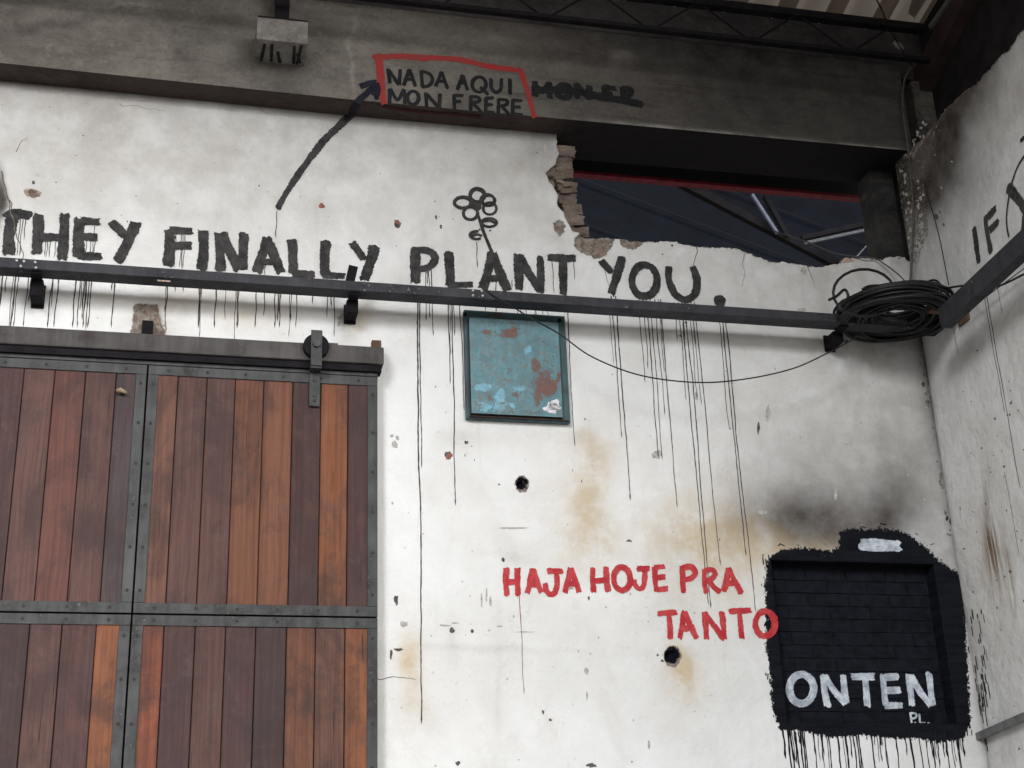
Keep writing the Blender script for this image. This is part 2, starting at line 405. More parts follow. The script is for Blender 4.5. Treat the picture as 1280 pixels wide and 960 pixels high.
nrect_w = rough_line(nrect_w, .025, .002)
z6 = zo(940, 640, 4.267); z7 = zo(940, 800, 4.267)
black_poly = [z6(*p) for p in ((72, 700), (70, 400), (78, 262), (108, 225), (160, 200), (230, 192), (300, 192), (380, 205), (430, 208), (462, 185), (468, 110), (500, 92), (560, 85), (600, 97), (690, 87), (780, 95), (850, 130), (930, 190), (990, 250), (1060, 300), (1110, 335), (1135, 460), (1140, 560), (1142, 700))] + \
             [z7(*p) for p in ((1145, 60), (1160, 300), (1168, 440), (1130, 530), (1000, 548), (900, 530), (800, 528), (700, 522), (600, 508), (420, 520), (280, 490), (148, 480), (108, 380), (92, 150))]
hole_list = [(652, 604, 7.2), (840, 819, 9.5)]
def keep_back(cx, cy, ca):
    k = ~inpoly(cx, cy, cut_poly)
    k &= ~((ca[..., 0] > NX0) & (ca[..., 0] < NX1) & (ca[..., 2] > NZ0) & (ca[..., 2] < NZ1))
    return k
raw_polys = [rough_line(p, 3, 1.0) for p in (
    [(691, 279), (697, 275), (704, 277), (707, 284), (704, 293), (698, 295), (693, 288), (691, 279)],
    [(719, 297), (727, 290), (738, 296), (752, 298), (769, 300), (764, 309), (757, 320), (747, 324), (736, 319), (724, 314), (717, 306), (719, 297)],
    [(774, 298), (800, 301), (804, 305), (795, 311), (785, 312), (776, 306), (774, 298)],
    [(169, 379), (197, 381), (199, 395), (206, 413), (208, 424), (163, 424), (166, 398)])]
def warp(px, py, amp=11.0):
    a = np.zeros_like(px); b = np.zeros_like(px); r = np.random.default_rng(3)
    for k_ in range(14):
        f = .012 * 1.33 ** k_; th = r.uniform(0, 6.28); p1, p2 = r.uniform(0, 6.28, 2); q = (px * math.cos(th) + py * math.sin(th)) * f
        a += np.sin(q + p1) / 1.22 ** k_; b += np.cos(q * 1.1 + p2) / 1.22 ** k_
    return px + a * amp / 1.9, py + b * amp / 1.9
def attrs_back(px, py, co):
    n = len(px); S = np.zeros((n, 4)); T = np.zeros((n, 4)); S[:, 3] = T[:, 3] = 1
    S[:, 0] = np.maximum(sdf(px, py, black_poly), -.2)
    for hx, hy, hr in hole_list: S[:, 0] = np.maximum(S[:, 0], (hr - np.hypot(px - hx, (py - hy) * .9)) * .004)
    raw = np.full(n, -.3)
    for p in raw_polys: raw = np.maximum(raw, sdf(px, py, p))
    for hx, hy, hr in hole_list: raw = np.maximum(raw, (hr + 1.2 - np.hypot(px - hx - 1, (py - hy) * .8 - 1)) * .004)
    lip = np.where((px > 730) & (px < 1100), .003 - segdist(px, py, pl_edge, False) * .004, -.3); raw = np.maximum(raw, lip)
    S[:, 1] = raw
    px, py = warp(px, py, 6.5)
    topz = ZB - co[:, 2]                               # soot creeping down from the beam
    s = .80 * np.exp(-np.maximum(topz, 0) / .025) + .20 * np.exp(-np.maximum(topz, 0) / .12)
    s += blob(px, py, 1002, 645, 62, 36, .55, .1) + blob(px, py, 1010, 605, 60, 70, .26) + blob(px, py, 1108, 640, 38, 52, .48) + blob(px, py, 1060, 668, 60, 22, .30) + blob(px, py, 1115, 590, 50, 80, .26) + blob(px, py, 990, 570, 80, 60, .12) + blob(px, py, 1165, 700, 30, 60, .30) + blob(px, py, 1130, 540, 70, 110, .14) + blob(px, py, 930, 660, 40, 40, .16)
    s += blob(px, py, 1110, 432, 70, 22, .42) + blob(px, py, 1162, 470, 20, 120, .34) + blob(px, py, 1040, 640, 90, 35, .18)
    s += blob(px, py, 680, 190, 34, 26, .26) + blob(px, py, 1125, 325, 12, 20, .25)
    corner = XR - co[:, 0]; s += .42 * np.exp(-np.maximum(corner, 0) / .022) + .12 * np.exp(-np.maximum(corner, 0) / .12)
    s += blob(px, py, 0, 252, 9, 36, .95, p=2)
    S[:, 2] = np.clip(s, 0, .95)
    o = blob(px, py, 735, 605, 22, 60, .48) + blob(px, py, 745, 680, 30, 25, .28) + blob(px, py, 880, 672, 60, 44, .50) + blob(px, py, 955, 672, 45, 30, .62) + blob(px, py, 905, 725, 50, 40, .28)
    o += blob(px, py, 1010, 678, 55, 20, .65) + blob(px, py, 508, 842, 11, 42, .85, -.06) + blob(px, py, 518, 900, 18, 20, .16) + blob(px, py, 858, 840, 13, 30, 1.0, -.4) + blob(px, py, 846, 860, 22, 40, .32)
    o += blob(px, py, 215, 372, 90, 14, .26) + blob(px, py, 320, 400, 50, 22, .28) + blob(px, py, 720, 560, 50, 14, .18) + blob(px, py, 670, 545, 50, 12, .12)
    o += blob(px, py, 450, 395, 14, 26, .30) + blob(px, py, 1190, 410, 12, 22, .25) + blob(px, py, 700, 660, 120, 60, .06) + blob(px, py, 780, 760, 120, 60, .07)
    o += blob(px, py, 820, 640, 150, 90, .15) + blob(px, py, 720, 640, 40, 110, .12) + blob(px, py, 620, 900, 160, 60, .05) + blob(px, py, 1060, 560, 120, 120, .08)
    T[:, 0] = np.clip(o, 0, .85)
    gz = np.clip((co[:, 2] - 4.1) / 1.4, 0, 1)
    gr = .04 + .36 * gz ** 1.1 + .20 * np.clip((co[:, 0] - 2.0) / 1.6, 0, 1)  # grime, with the wall's dimming towards the roof painted in by height
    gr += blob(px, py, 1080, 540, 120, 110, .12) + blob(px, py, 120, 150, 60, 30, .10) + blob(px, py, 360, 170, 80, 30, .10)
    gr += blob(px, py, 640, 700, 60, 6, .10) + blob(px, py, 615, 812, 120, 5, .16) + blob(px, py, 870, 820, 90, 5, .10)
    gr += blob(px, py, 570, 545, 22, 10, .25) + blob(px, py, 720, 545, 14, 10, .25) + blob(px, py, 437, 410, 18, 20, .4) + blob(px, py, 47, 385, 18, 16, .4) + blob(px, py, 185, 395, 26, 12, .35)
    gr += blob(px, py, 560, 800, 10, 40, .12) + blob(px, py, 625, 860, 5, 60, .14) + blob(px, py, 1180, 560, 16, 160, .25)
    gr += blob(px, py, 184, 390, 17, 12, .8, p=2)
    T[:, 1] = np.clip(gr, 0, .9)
    return {'sdf': S, 'stain': T}
def disp_back(px, py, co):
    d = np.zeros(len(px)); raw = np.full(len(px), -.3)
    for p in raw_polys: raw = np.maximum(raw, sdf(px, py, p))
    d += np.clip(raw / .01, 0, 1) * (.012 + rng.uniform(-.004, .004, len(px)))
    for hx, hy, hr in hole_list: d += np.clip((hr - np.hypot(px - hx, py - hy)) / 3, 0, 1) * .045
    return d
STEP = .0085
xs = np.concatenate([np.arange(-3.0, -1.15, .185), np.arange(-1.13, XR - .004, STEP), [XR]])
zs = np.concatenate([np.arange(0, 2.2, .2), np.arange(2.21, ZB - .004, STEP), [ZB]])
# grid lines that follow the niche exactly
for arr, vals in ((xs, (NX0, NX1)), (zs, (NZ0, NZ1))):
    for v_ in vals: arr[np.argmin(abs(arr - v_))] = v_
def place_back(a, b): return np.stack([a, np.zeros_like(a), b], -1)
def dep_back(px, py): return np.where((px < 742) & (py < 300), .03, .10)
snap1 = wpx(pl_edge); snap2 = [(x, 0, z) for x, z in nrect_w]
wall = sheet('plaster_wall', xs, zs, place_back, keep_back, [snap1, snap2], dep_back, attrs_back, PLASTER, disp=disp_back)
tag(wall, 'stained white plastered wall covered with hand painted slogans behind the sliding door and steel rail', 'wall')
core = MB().box((-3, .055, 0), (1.86, .24, ZB - .002)).box((1.863, .172, 0), (XR - .002, .24, 4.97))
core.build('masonry_core', BRICKM, wall)
# broken bricks at the opening's left edge
op_edge = [(716, 184), (717, 215), (719, 235), (722, 252), (725, 270), (732, 286), (738, 297)]
zed = [W(u, v, -.03) for u, v in op_edge]
def edge_x(z):
    for a, b in zip(zed[:-1], zed[1:]):
        if b.z <= z <= a.z: return a.x + (b.x - a.x) * (a.z - z) / (a.z - b.z)
    return zed[0].x if z > zed[0].z else zed[-1].x
def rough_block(sx, sy, sz, seed, amp, cuts=3):
    bm = bmesh.new(); bmesh.ops.create_cube(bm, size=1); bmesh.ops.subdivide_edges(bm, edges=bm.edges, cuts=cuts, use_grid_fill=True)
    r = random.Random(seed)
    for v in bm.verts:
        v.co = Vector((v.co.x * sx, v.co.y * sy, v.co.z * sz)); v.co += Vector([r.uniform(-amp, amp) for _ in range(3)])
    me = bpy.data.meshes.new('brick'); bm.to_mesh(me); bm.free(); return me
z = 5.035; k = 0
while z < 5.655:
    h = .060; xe = edge_x(z) + random.uniform(-.012, .014); L = random.choice((.11, .17, .21))
    o = link('brick', rough_block(L, .19, h, k, .006), BRICKM, wall); o.location = (xe - L / 2, .125 + random.uniform(-.012, .012), z + h / 2); o.rotation_euler = (random.uniform(-.04, .04), random.uniform(-.04, .04), random.uniform(-.1, .1))
    if xe - L > 1.80:
        L2 = .2; o = link('brick', rough_block(L2, .17, h, k + 50, .005), BRICKM, wall); o.location = (xe - L - .012 - L2 / 2, .13, z + h / 2)
    z += h + .010; k += 1
# mortar clinging between the bricks
mo = MB()
for i in range(26):
    zz = random.uniform(5.05, 5.64); xx = edge_x(zz) - random.uniform(.02, .10); s_ = random.uniform(.012, .03)
    mo.box((xx - s_, .022, zz - s_ * .6), (xx + s_, .06, zz + s_ * .6), s_ * .35)
tag(mo.build('mortar_crumbs', BRICKM, wall), kind='stuff')
sill = MB(); x = 2.02
while x < 3.70:
    l = random.uniform(.09, .2); sill.box((x, .09, 4.965), (x + l, .235, 5.025 + random.uniform(-.01, .01)), .004); x += l + .01
for i in range(len(sill.v) // 8):
    b = MB(); b.v = sill.v[i*8:i*8+8]; b.f = [tuple(q) for q in sill.f[:6]]
    b.build('brick', BRICKM, wall)
# bricked-up niche, painted black
NB = .10
bk = MB(); bk.box((NX0 - .03, NB - .0055, NZ0 - .03), (NX1 + .03, NB + .024, NZ1 + .03)); bk.build('niche_back', BLACKBR, wall)
bvar = [rough_block(.212, .03, .058, 100 + i, .0022, 2) for i in range(6)]; bhalf = [rough_block(.10, .03, .058, 200 + i, .0022, 2) for i in range(3)]
z = NZ0 + .004; row = 0
while z < NZ1 - .02:
    x = NX0 + (.0 if row % 2 else -.11)
    while x < NX1:
        a, b_ = max(x, NX0), min(x + .212, NX1)
        if b_ - a > .04:
            full = b_ - a > .16
            o = link('brick', random.choice(bvar if full else bhalf), BLACKBR, wall)
            o.location = ((a + b_) / 2, NB + .004 + random.uniform(-.0012, .0012), z + .029); o.scale.x = (b_ - a) / (.212 if full else .10)
            o.rotation_euler = (0, random.uniform(-.008, .008), random.uniform(-.01, .01))
        x += .221
    z += .0655; row += 1

# ------------------------------------------------------------------ brush strokes
LAY = [0]
def stroke_mesh(strokes, to3, nrm, mat, name, parent, raise_=.0016, mpp=.004, step=.006, wob=.10):
    """strokes: list of (pixel points, width px). Each becomes a thin ribbon lying on its surface."""
    V, Fc, E, UV, TN = [], [], [], [], []
    nrm = Vector(nrm)
    for pts, wd in strokes:
        LAY[0] = (LAY[0] + 1) % 9; lift = raise_ + LAY[0] * .00025
        ws = wd if isinstance(wd, (list, tuple)) else (wd, wd)
        P = catmull([to3(*p) for p in pts], step); L = sum((P[i+1] - P[i]).length for i in range(len(P) - 1))
        closed = (P[0] - P[-1]).length < 1e-4
        s = 0; wl = wr = 0.0; tone = random.random(); TN += [tone] * (5 * len(P) + 10); hw0 = ws[0] * mpp / 2
        if not closed:
            d0 = (P[0] - P[1]).normalized(); d1 = (P[-1] - P[-2]).normalized()
            P = [P[0] + d0 * hw0 * .35] + P + [P[-1] + d1 * ws[1] * mpp * .5 * .35]; L += hw0 * .7
        TN = TN[:len(V)] + [tone] * (5 * len(P)); n = len(P); base = len(V); ac = (-1, -.55, 0, .55, 1)
        for i, p in enumerate(P):
            a = P[(i - 1)] if i else (P[-2] if closed else p); b = P[i + 1] if i < n - 1 else (P[1] if closed else p)
            d = (b - a).normalized(); side = nrm.cross(d).normalized()
            if i: s += (P[i] - P[i-1]).length
            f = s / max(L, 1e-6); hw = (ws[0] * (1 - f) + ws[1] * f) * mpp / 2
            wl = wl * .72 + random.uniform(-wob, wob) * .75; wr = wr * .72 + random.uniform(-wob, wob) * .75; hw *= 1 + .07 * math.sin(s * 28 + tone * 9); hl = hw * (1.30 + wl); hr = hw * (1.30 + wr)
            endd = 1 if closed else min(1.0, min(s, L - s) / (hw * .55) + .12)
            if i == 0 and not closed: jt = [random.uniform(-.5, .35) for _ in ac]; jd = (P[0] - P[1]).normalized()
            if i == n - 1 and not closed: jt = [random.uniform(-.5, .35) for _ in ac]; jd = (P[-1] - P[-2]).normalized()
            for ci_, c in enumerate(ac):
                pj = p + (jd * (jt[ci_] * hw0) if (i in (0, n - 1) and not closed) else Vector())
                V.append(pj + side * (c * (hl if c < 0 else hr)) + nrm * lift); E.append(max(0, (1 - abs(c))) * endd + (0 if abs(c) == 1 else .06)); UV.append((c * hw, s))
        for i in range(n - 1):
            for j in range(4): Fc.append((base + i*5 + j, base + i*5 + j + 1, base + (i+1)*5 + j + 1, base + (i+1)*5 + j))
    me = mesh(name, V, Fc)
    at = me.attributes.new('edge', 'FLOAT', 'POINT'); at.data.foreach_set('value', E)
    at = me.attributes.new('tone', 'FLOAT', 'POINT'); at.data.foreach_set('value', TN[:len(V)])
    uv = me.uv_layers.new(name='UVMap'); li = np.zeros(len(me.loops), np.int32); me.loops.foreach_get('vertex_index', li)
    uv.data.foreach_set('uv', np.array(UV)[li].astype(np.float32).ravel())
    return link(name, me, mat, parent)
def ell(cx, cy, rx, ry, n=14, a0=0.0, wob=0.0):
    o = [(cx + rx * math.cos(a0 + 2 * math.pi * i / n) * (1 + random.uniform(-wob, wob)), cy + ry * math.sin(a0 + 2 * math.pi * i / n) * (1 + random.uniform(-wob, wob))) for i in range(n)]
    return o + [o[0]]
def drips(lst, to3, nrm, mat, parent, name='paint_drips', raise_=.0012):
    """lst: (u, v0, v1, width px). A drip runs straight down, thins, wanders a little and ends in a bead."""
    b = MB(); nrm = Vector(nrm)
    for u, v0, v1, wd in lst:
        p = to3(u, v0); q = to3(u, v1); Ln = p.z - q.z
        if Ln <= 0: continue
        n = max(4, int(Ln / .02)); side = nrm.cross(Vector((0, 0, 1))); x = 0; base = len(b.v); ph = random.random() * 9
        for i in range(n + 1):
            f = i / n; x += random.uniform(-.0012, .0012); hw = wd * .002 * (1 - .35 * f) * random.uniform(.75, 1.2)
            if i == n - 1: hw *= 1.5
            if i == n: hw *= .3
            c = Vector((p.x, p.y, p.z - Ln * f)) + side * (x + .0015 * math.sin(f * 9 + ph)) + nrm * raise_
            b.v += [c - side * hw, c + nrm * .0008, c + side * hw]
        for i in range(n):
            k_ = base + i * 3; b.f += [(k_, k_+1, k_+4, k_+3), (k_+1, k_+2, k_+5, k_+4)]
    return tag(b.build(name, mat, parent), kind='stuff')
WN, RN = (0, -1, 0), (-1, 0, 0)
def word(parent, name, label, letters, to3, nrm, mat, **kw):
    e = empty(name, (0, 0, 0), parent); e['label'] = label
    for st in letters: stroke_mesh(st, to3, nrm, mat, 'painted_letter', e, **kw)
    return e
S1 = [
 [([(7, 272), (20, 267), (38, 270)], 11), ([(16, 272), (12, 293), (11, 317)], 12.5)],
 [([(48, 269), (48, 293), (46, 317)], (11, 12)), ([(81, 268), (80, 294), (78, 324)], 11), ([(49, 297), (76, 297)], 9.5)],
 [([(100, 274), (98, 298), (98, 321)], 12), ([(101, 276), (124, 278)], 9), ([(102, 296.5), (122, 297)], 9), ([(99, 320), (126, 321)], 9.5)],
 [([(140, 278), (156, 295)], 10), ([(170.5, 279), (160, 302), (148, 326)], 12)],
 [([(213, 288), (212, 310), (210, 331)], 12), ([(212, 288), (240, 289.5)], 9), ([(216, 307.5), (239, 307.5)], 10)],
 [([(254, 289), (254.5, 313), (252, 337)], 11.5)],
 [([(274.5, 292), (275, 315), (276, 339)], 11), ([(276, 292), (286, 312), (299, 337)], 12.5), ([(305, 292), (304, 315), (303, 337)], 10.5)],
 [([(334, 298), (328, 318), (321, 340)], 11), ([(334, 298), (342, 318), (351, 341)], 11), ([(327, 327.5), (344, 327.5)], 8)],
 [([(365, 301), (366, 322), (367, 342)], 11), ([(366, 342), (392, 343.5)], 9)],
 [([(407, 302), (406, 322), (406, 343)], 11), ([(404, 344), (431, 345.5)], 8)],
 [([(440, 304), (455, 324)], 9.5), ([(468.5, 308), (462, 330), (455, 350)], 12)],
 [([(519, 312), (519, 333), (519.5, 353)], 12), ([(519, 313), (536, 314), (544, 323), (536, 334), (523, 337)], 9)],
 [([(561, 316), (562, 336), (563, 357)], 11), ([(560, 356.5), (591, 356)], 7.5)],
 [([(615.5, 317), (610, 338), (604, 361)], 11), ([(616, 317), (624, 338), (634, 363)], 11), ([(609, 348), (626, 348)], 8)],
 [([(647, 319), (648, 340), (649, 362)], 10.5), ([(648, 320), (661, 342), (676, 363)], 11.5), ([(675, 322), (676, 344), (676, 365)], 9)],
 [([(686, 322), (719, 323.5)], 9.5), ([(703.5, 325), (704, 346), (704, 368)], 10)],
 [([(751, 326), (764, 340)], 9), ([(777.5, 322), (771, 345), (763.5, 367)], 10.5)],
 [([(x_, y_) for x_, y_ in ell(805.6, 351, 15.8, 19.5, a0=1, wob=.02)], 9.5)],
 [([(836, 334), (836, 350), (844, 368), (857, 375), (869, 366), (870.5, 349), (866, 334)], 9.5)],
 [([(x_, y_) for x_, y_ in ell(899.5, 376.6, 3.4, 3.4, 8)], 8.5), ([(896, 376.6), (903, 376.6)], 9)],
]
word(wall, 'painted_slogan', 'big black brushed words THEY FINALLY PLANT YOU. above the steel rail', S1, W, WN, BLK)
zr = zo(600, 690, 5.333); zs_ = zo(800, 690, 6.4)
def zz(f, strokes, wd): return [([f(*p) for p in s], wd) for s in strokes]
HR = [
 zz(zr, [[(175, 110), (172, 200), (178, 288)], [(250, 110), (250, 200), (252, 285)], [(180, 200), (252, 197)]], 6.6),
 zz(zr, [[(350, 118), (335, 190), (315, 275)], [(350, 118), (378, 190), (408, 268)], [(335, 220), (395, 218)], [(348, 160), (352, 230)]], 6.2),
 zz(zr, [[(452, 126), (545, 130)], [(508, 132), (514, 200), (505, 255), (478, 285), (445, 262), (435, 212)]], 6.4),
 zz(zr, [[(605, 108), (588, 190), (565, 265)], [(605, 108), (632, 190), (662, 268)], [(585, 215), (642, 210)]], 6.4),
 zz(zr, [[(750, 105), (750, 190), (758, 265)], [(838, 100), (845, 190), (850, 262)], [(755, 195), (845, 188)]], 6.4),
 zz(zr, [ell(945, 180, 55, 76, a0=2)], 6.6),
 zz(zr, [[(1048, 112), (1128, 110)], [(1095, 115), (1098, 180), (1085, 235), (1055, 245), (1030, 215), (1025, 185)]], 6.2),
 zz(zr, [[(1165, 102), (1165, 180), (1175, 262)], [(1165, 104), (1230, 96)], [(1170, 172), (1233, 165)], [(1175, 252), (1250, 245)]], 5.8),
 zz(zs_, [[(340, 122), (340, 220), (346, 322)], [(340, 128), (410, 122), (440, 165), (410, 208), (352, 225)]], 6.2),
 zz(zs_, [[(515, 145), (512, 230), (526, 326)], [(515, 148), (580, 142), (600, 180), (565, 222), (530, 232)], [(552, 232), (590, 280), (638, 320)]], 6.2),
 zz(zs_, [[(710, 132), (690, 230), (668, 315)], [(710, 132), (755, 230), (812, 328)], [(685, 255), (765, 248)]], 6.6),
 zz(zs_, [[(140, 492), (290, 484)], [(225, 500), (238, 600), (242, 690)]], 6),
 zz(zs_, [[(355, 480), (335, 590), (315, 690)], [(355, 480), (400, 590), (452, 692)], [(335, 615), (425, 605)]], 6.4),
 zz(zs_, [[(520, 485), (525, 590), (532, 695)], [(520, 490), (590, 590), (672, 695)], [(652, 480), (665, 590), (676, 690)]], 6.6),
 zz(zs_, [[(718, 476), (885, 466)], [(795, 480), (805, 590), (812, 692)]], 6.4),
 zz(zs_, [ell(1000, 575, 78, 98, a0=2)], 7.2),
]
hj = word(wall, 'painted_slogan', 'small red brushed words HAJA HOJE PRA TANTO left of the black niche', HR, W, WN, RED, wob=.16)
drips([(649, 743, 868, 1.0)], W, WN, REDDRIP, hj)
WB = lambda u, v: W(u, v, -NB + .012)
zt = z7
ON = [
 [([zt(*p) for p in ell(262, 262, 64, 78, a0=-1)], 8.5)],
 zz(zt, [[(378, 190), (385, 270), (400, 352)], [(385, 192), (435, 270), (498, 340)], [(485, 190), (492, 270), (500, 335)]], 8),
 zz(zt, [[(530, 196), (652, 196)]], 8) + zz(zt, [[(603, 205), (608, 280), (614, 352)]], 8),
 zz(zt, [[(697, 190), (702, 270), (712, 350)], [(705, 200), (776, 196)], [(710, 270), (788, 268)], [(710, 350), (798, 350)]], 7.5),
 zz(zt, [[(835, 188), (842, 270), (852, 350)], [(845, 192), (890, 270), (950, 350)], [(942, 180), (952, 270), (962, 348)]], 8),
 zz(zt, [[(842, 388), (850, 442)], [(845, 390), (875, 395), (870, 415), (852, 420)], [(868, 440), (869, 443)]], 2.4),
 zz(zt, [[(890, 395), (896, 440), (922, 444)], [(938, 442), (939, 446)]], 2.6),
]
word(wall, 'painted_slogan', 'white painted word ONTEN with small P.L. on black bricks of the niche', ON, WB, WN, WHT, raise_=.003, wob=.05)
stroke_mesh([([(1076, 681), (1098, 681.5), (1124, 683)], 14)], W, WN, WHT, 'white_dash', wall, wob=.04)
# flower and arrow
zf = zo(380, 220, 5.333); zg = zo(560, 240, 5.333)
fl = zz(zf, [ell(1155, 128, 50, 44), ell(1062, 178, 60, 38), ell(1110, 250, 48, 42), ell(1155, 132, 46, 40, wob=.04), ell(1058, 180, 55, 34, wob=.04)], 4.0)
fl += zz(zg, [ell(262, 55, 46, 38), ell(278, 112, 44, 40), ell(272, 60, 40, 34, wob=.06), ell(275, 205, 50, 28), [(225, 200), (275, 192), (325, 212)], ell(190, 290, 44, 26)[2:12], [(150, 300), (190, 285), (225, 292)]], 3.4)
fl += zz(zf, [ell(1150, 200, 16, 17, 8)], 7.0) + zz(zf, [[(1140, 200), (1160, 202)]], 7)
fl += [([(597.5, 269), (604, 289), (614.5, 315)], (3.6, 4.6))] + zz(zg, [[(278, 256), (281, 260)], [(205, 252), (210, 256)]], 3)
stroke_mesh(fl, W, WN, BLK, 'painted_flower', wall, wob=.06, step=.004)['label'] = 'black outline flower with two leaves growing from the letter A'
ar = stroke_mesh([([(347, 261), (360, 238), (380, 208), (407, 174), (428, 154), (440, 141)], (6.5, 10))], W, WN, BLK, 'painted_arrow_shaft', wall, wob=.12)
# drips of the big slogan
D = [(521.5, 358, 905, 2.0), (525, 358, 585, 1.6), (532, 340, 401, 1.4), (536, 338, 398, 1.2), (539, 336, 420, 1.4), (559.6, 362, 480, 1.5), (564.5, 362, 632, 1.7), (567, 362, 420, 1.2), (574.5, 365, 513, 1.4),
     (596, 303, 335, 1.2), (606, 365, 390, 1), (620, 352, 392, 1.4), (690, 327, 367, 1.2), (717, 327, 350, 1.2), (704, 370, 392, 1.4), (708, 370, 558, 1.4), (764, 370, 547, 1.5), (769, 370, 625, 1.7),
     (798, 370, 478, 1.3), (804, 372, 460, 1.2), (808, 372, 572, 1.6), (812, 372, 574, 1.3), (818, 374, 518, 1.3), (823, 374, 465, 1.2), (826, 374, 634, 1.5), (843, 378, 425, 1.3), (848, 378, 500, 1.3), (852, 378, 756, 1.6), (856, 378, 760, 1.6),
     (860, 378, 500, 1.2), (864, 378, 505, 1.2), (868, 378, 706, 1.4), (898, 385, 536, 1.3), (902, 385, 694, 1.7), (906, 385, 764, 1.6), (346, 264, 298, 1.2), (331, 330, 345, 1.2)]
for x in (10, 15, 65, 72, 110, 200, 222, 285, 300, 325, 335, 345, 430, 625, 745, 750, 808, 885, 890, 955, 1025, 1045, 1105): D.append((x / 2.977, 332 + .068 * x / 2.977, 410, random.uniform(1.1, 1.8)))
for x, e_ in ((2, 330), (985, 285), (1035, 300), (1085, 300), (1165, 240), (1220, 290), (1245, 360), (320, 300), (420, 190), (652, 195), (685, 195), (28, 200), (1232, 250), (200, 250)): D.append((x / 2.977, 332 + .068 * x / 2.977, 300 + e_ / 2.977, 1.3))
for u, v0, v1 in ((26, 273, 320), (29, 273, 321), (32, 273, 300), (57, 300, 322), (60, 300, 323), (63, 300, 323), (70, 300, 323), (118, 282, 322), (109, 299, 320), (114, 299, 320), (119, 299, 320), (220, 292, 335), (227, 292, 335), (232, 292, 336), (229, 292, 337), (640, 350, 360), (534, 340, 356), (456, 330, 360)): D.append((u, v0, v1, 1.0))
for i in range(26): u_ = random.choice((15, 48, 80, 110, 150, 212, 255, 290, 345, 367, 520, 562, 650, 676, 770, 806, 857)) + random.uniform(-9, 9); D.append((u_, 338 + .068 * u_, random.uniform(372, 420) + .05 * u_, .9))
drips(D, W, WN, DRIPM, wall)
# black runs below the niche and loose bristle marks round it
D = []
for i in range(46):
    u = random.uniform(978, 1207); v0 = 915; D.append((u, v0, v0 + random.choice((14, 22, 30, 45, 70)) * random.uniform(.7, 1.3), random.uniform(.8, 2.2)))
for u in (979, 984, 989, 994, 999, 1002, 1035, 1046, 1056, 1065, 1070, 1135, 1148, 1170, 1178, 1186, 1194, 1203): D.append((u + random.uniform(-2, 2), 913, random.uniform(945, 1010), random.uniform(1.4, 2.8)))
drips(D, W, WN, flat_mat('black_runs', (.007, .007, .010), .6, .3, spec=.1), wall, 'black_runs')
sc = []
for i in range(90):
    e_ = random.choice(black_poly); a = random.uniform(-1, 1)
    if e_[1] > 905: continue
    u, v = e_[0] + random.uniform(-5, 5), e_[1] + random.uniform(-9, 9); l = random.uniform(3, 9)
    side = e_[0] < 975 or e_[0] > 1190
    sc.append(([(u, v), (u + (1.5 if side else l) * random.uniform(-.6, 1), v + (l if side else random.uniform(-3, 3)))], random.uniform(.7, 1.6)))
tag(stroke_mesh(sc, W, WN, BLKD, 'bristle_marks', wall, raise_=.001), kind='stuff')
# scuffs, nail holes, chips: flat irregular marks
def blots(lst, to3, nrm, mat, parent, name, raise_=.0011):
    b = MB(); nrm = Vector(nrm)
    for u, v, rx, ry in lst:
        n = max(6, int(6 + rx)); pts = []
        for i in range(n):
            t = 2 * math.pi * i / n; k_ = random.uniform(.6, 1.25); pts.append(to3(u + rx * k_ * math.cos(t), v + ry * k_ * math.sin(t)) + nrm * raise_)
        base = len(b.v); b.v += [sum(pts, Vector()) / n] + pts
        b.f += [(base, base + 1 + i, base + 1 + (i + 1) % n) for i in range(n)]
    return tag(b.build(name, mat, parent), kind='stuff')
DK = flat_mat('dark_scuffs', (.10, .092, .085), .9, .5, 60); GREY = flat_mat('grey_scuffs', (.40, .385, .36), .9, .35, 60); REDBR = flat_mat('bare_brick_spot', (.26, .10, .08), .9, .3, 60)
TAN = flat_mat('bare_mortar_spot', (.42, .32, .27), .9, .4, 90); LITE = flat_mat('fresh_plaster_chip', (.46, .44, .41), .9, .2, 60)
dk = [(42, 228, 2.4, 2.4), (495, 281, 2.4, 3.5), (497, 283, 3, 2.6), (545, 272, 1.5, 3), (551, 284, 2, 3), (583, 553, 3, 2.5), (558, 568, 2.6, 4), (562, 565, 1.5, 1.5), (565, 788, 3.2, 3.6), (590, 789, 2.6, 3.2), (822, 819, 2, 2), (828, 826, 2, 2),
      (498, 812, 6, 2.3), (489, 817, 2, 7), (495, 750, 3, 7), (572, 954, 3, 3), (740, 957, 7, 3), (1058, 427, 2.5, 2.2), (857, 403, 2, 1.6), (70, 228, 1, 1), (679, 890, 2, 3), (688, 900, 2, 2), (850, 420, 1.5, 1.5), (987, 928, 2, 4), (1218, 410, 1, 1),
      (840, 307, 1.8, 1.4), (744, 304, 1.5, 1.5), (1124, 323, 1.6, 1.4), (828, 318, 1.2, 1.2), (629, 700, 2, 3), (736, 748, 1.5, 3.2), (786, 676, 4, 1.5), (948, 535, 1.8, 8)]
gy = [(505, 780, 5, 4), (490, 545, 3, 2), (497, 548, 3, 3), (493, 556, 4, 6), (822, 567, 8, 6), (1005, 277 + 62, 4, 5), (1003, 387, 6, 3), (640, 660, 22, 1.4), (602, 750, 1.5, 14), (608, 745, 1.6, 10), (613, 752, 1.5, 8), (556, 782, 8, 1.4), (569, 779, 6, 1.2), (625, 783, 4, 1), (655, 790, 14, .8), (712, 735, 5, 3), (734, 870, 1.5, 6), (733, 840, 3, 5), (811, 930, 1.5, 7), (952, 640, 6, 3), (1045, 618, 2, 8), (870, 495, 2, 5), (960, 517, 3, 10), (1060, 555, 4, 1.6), (430, 400, 10, 10)]
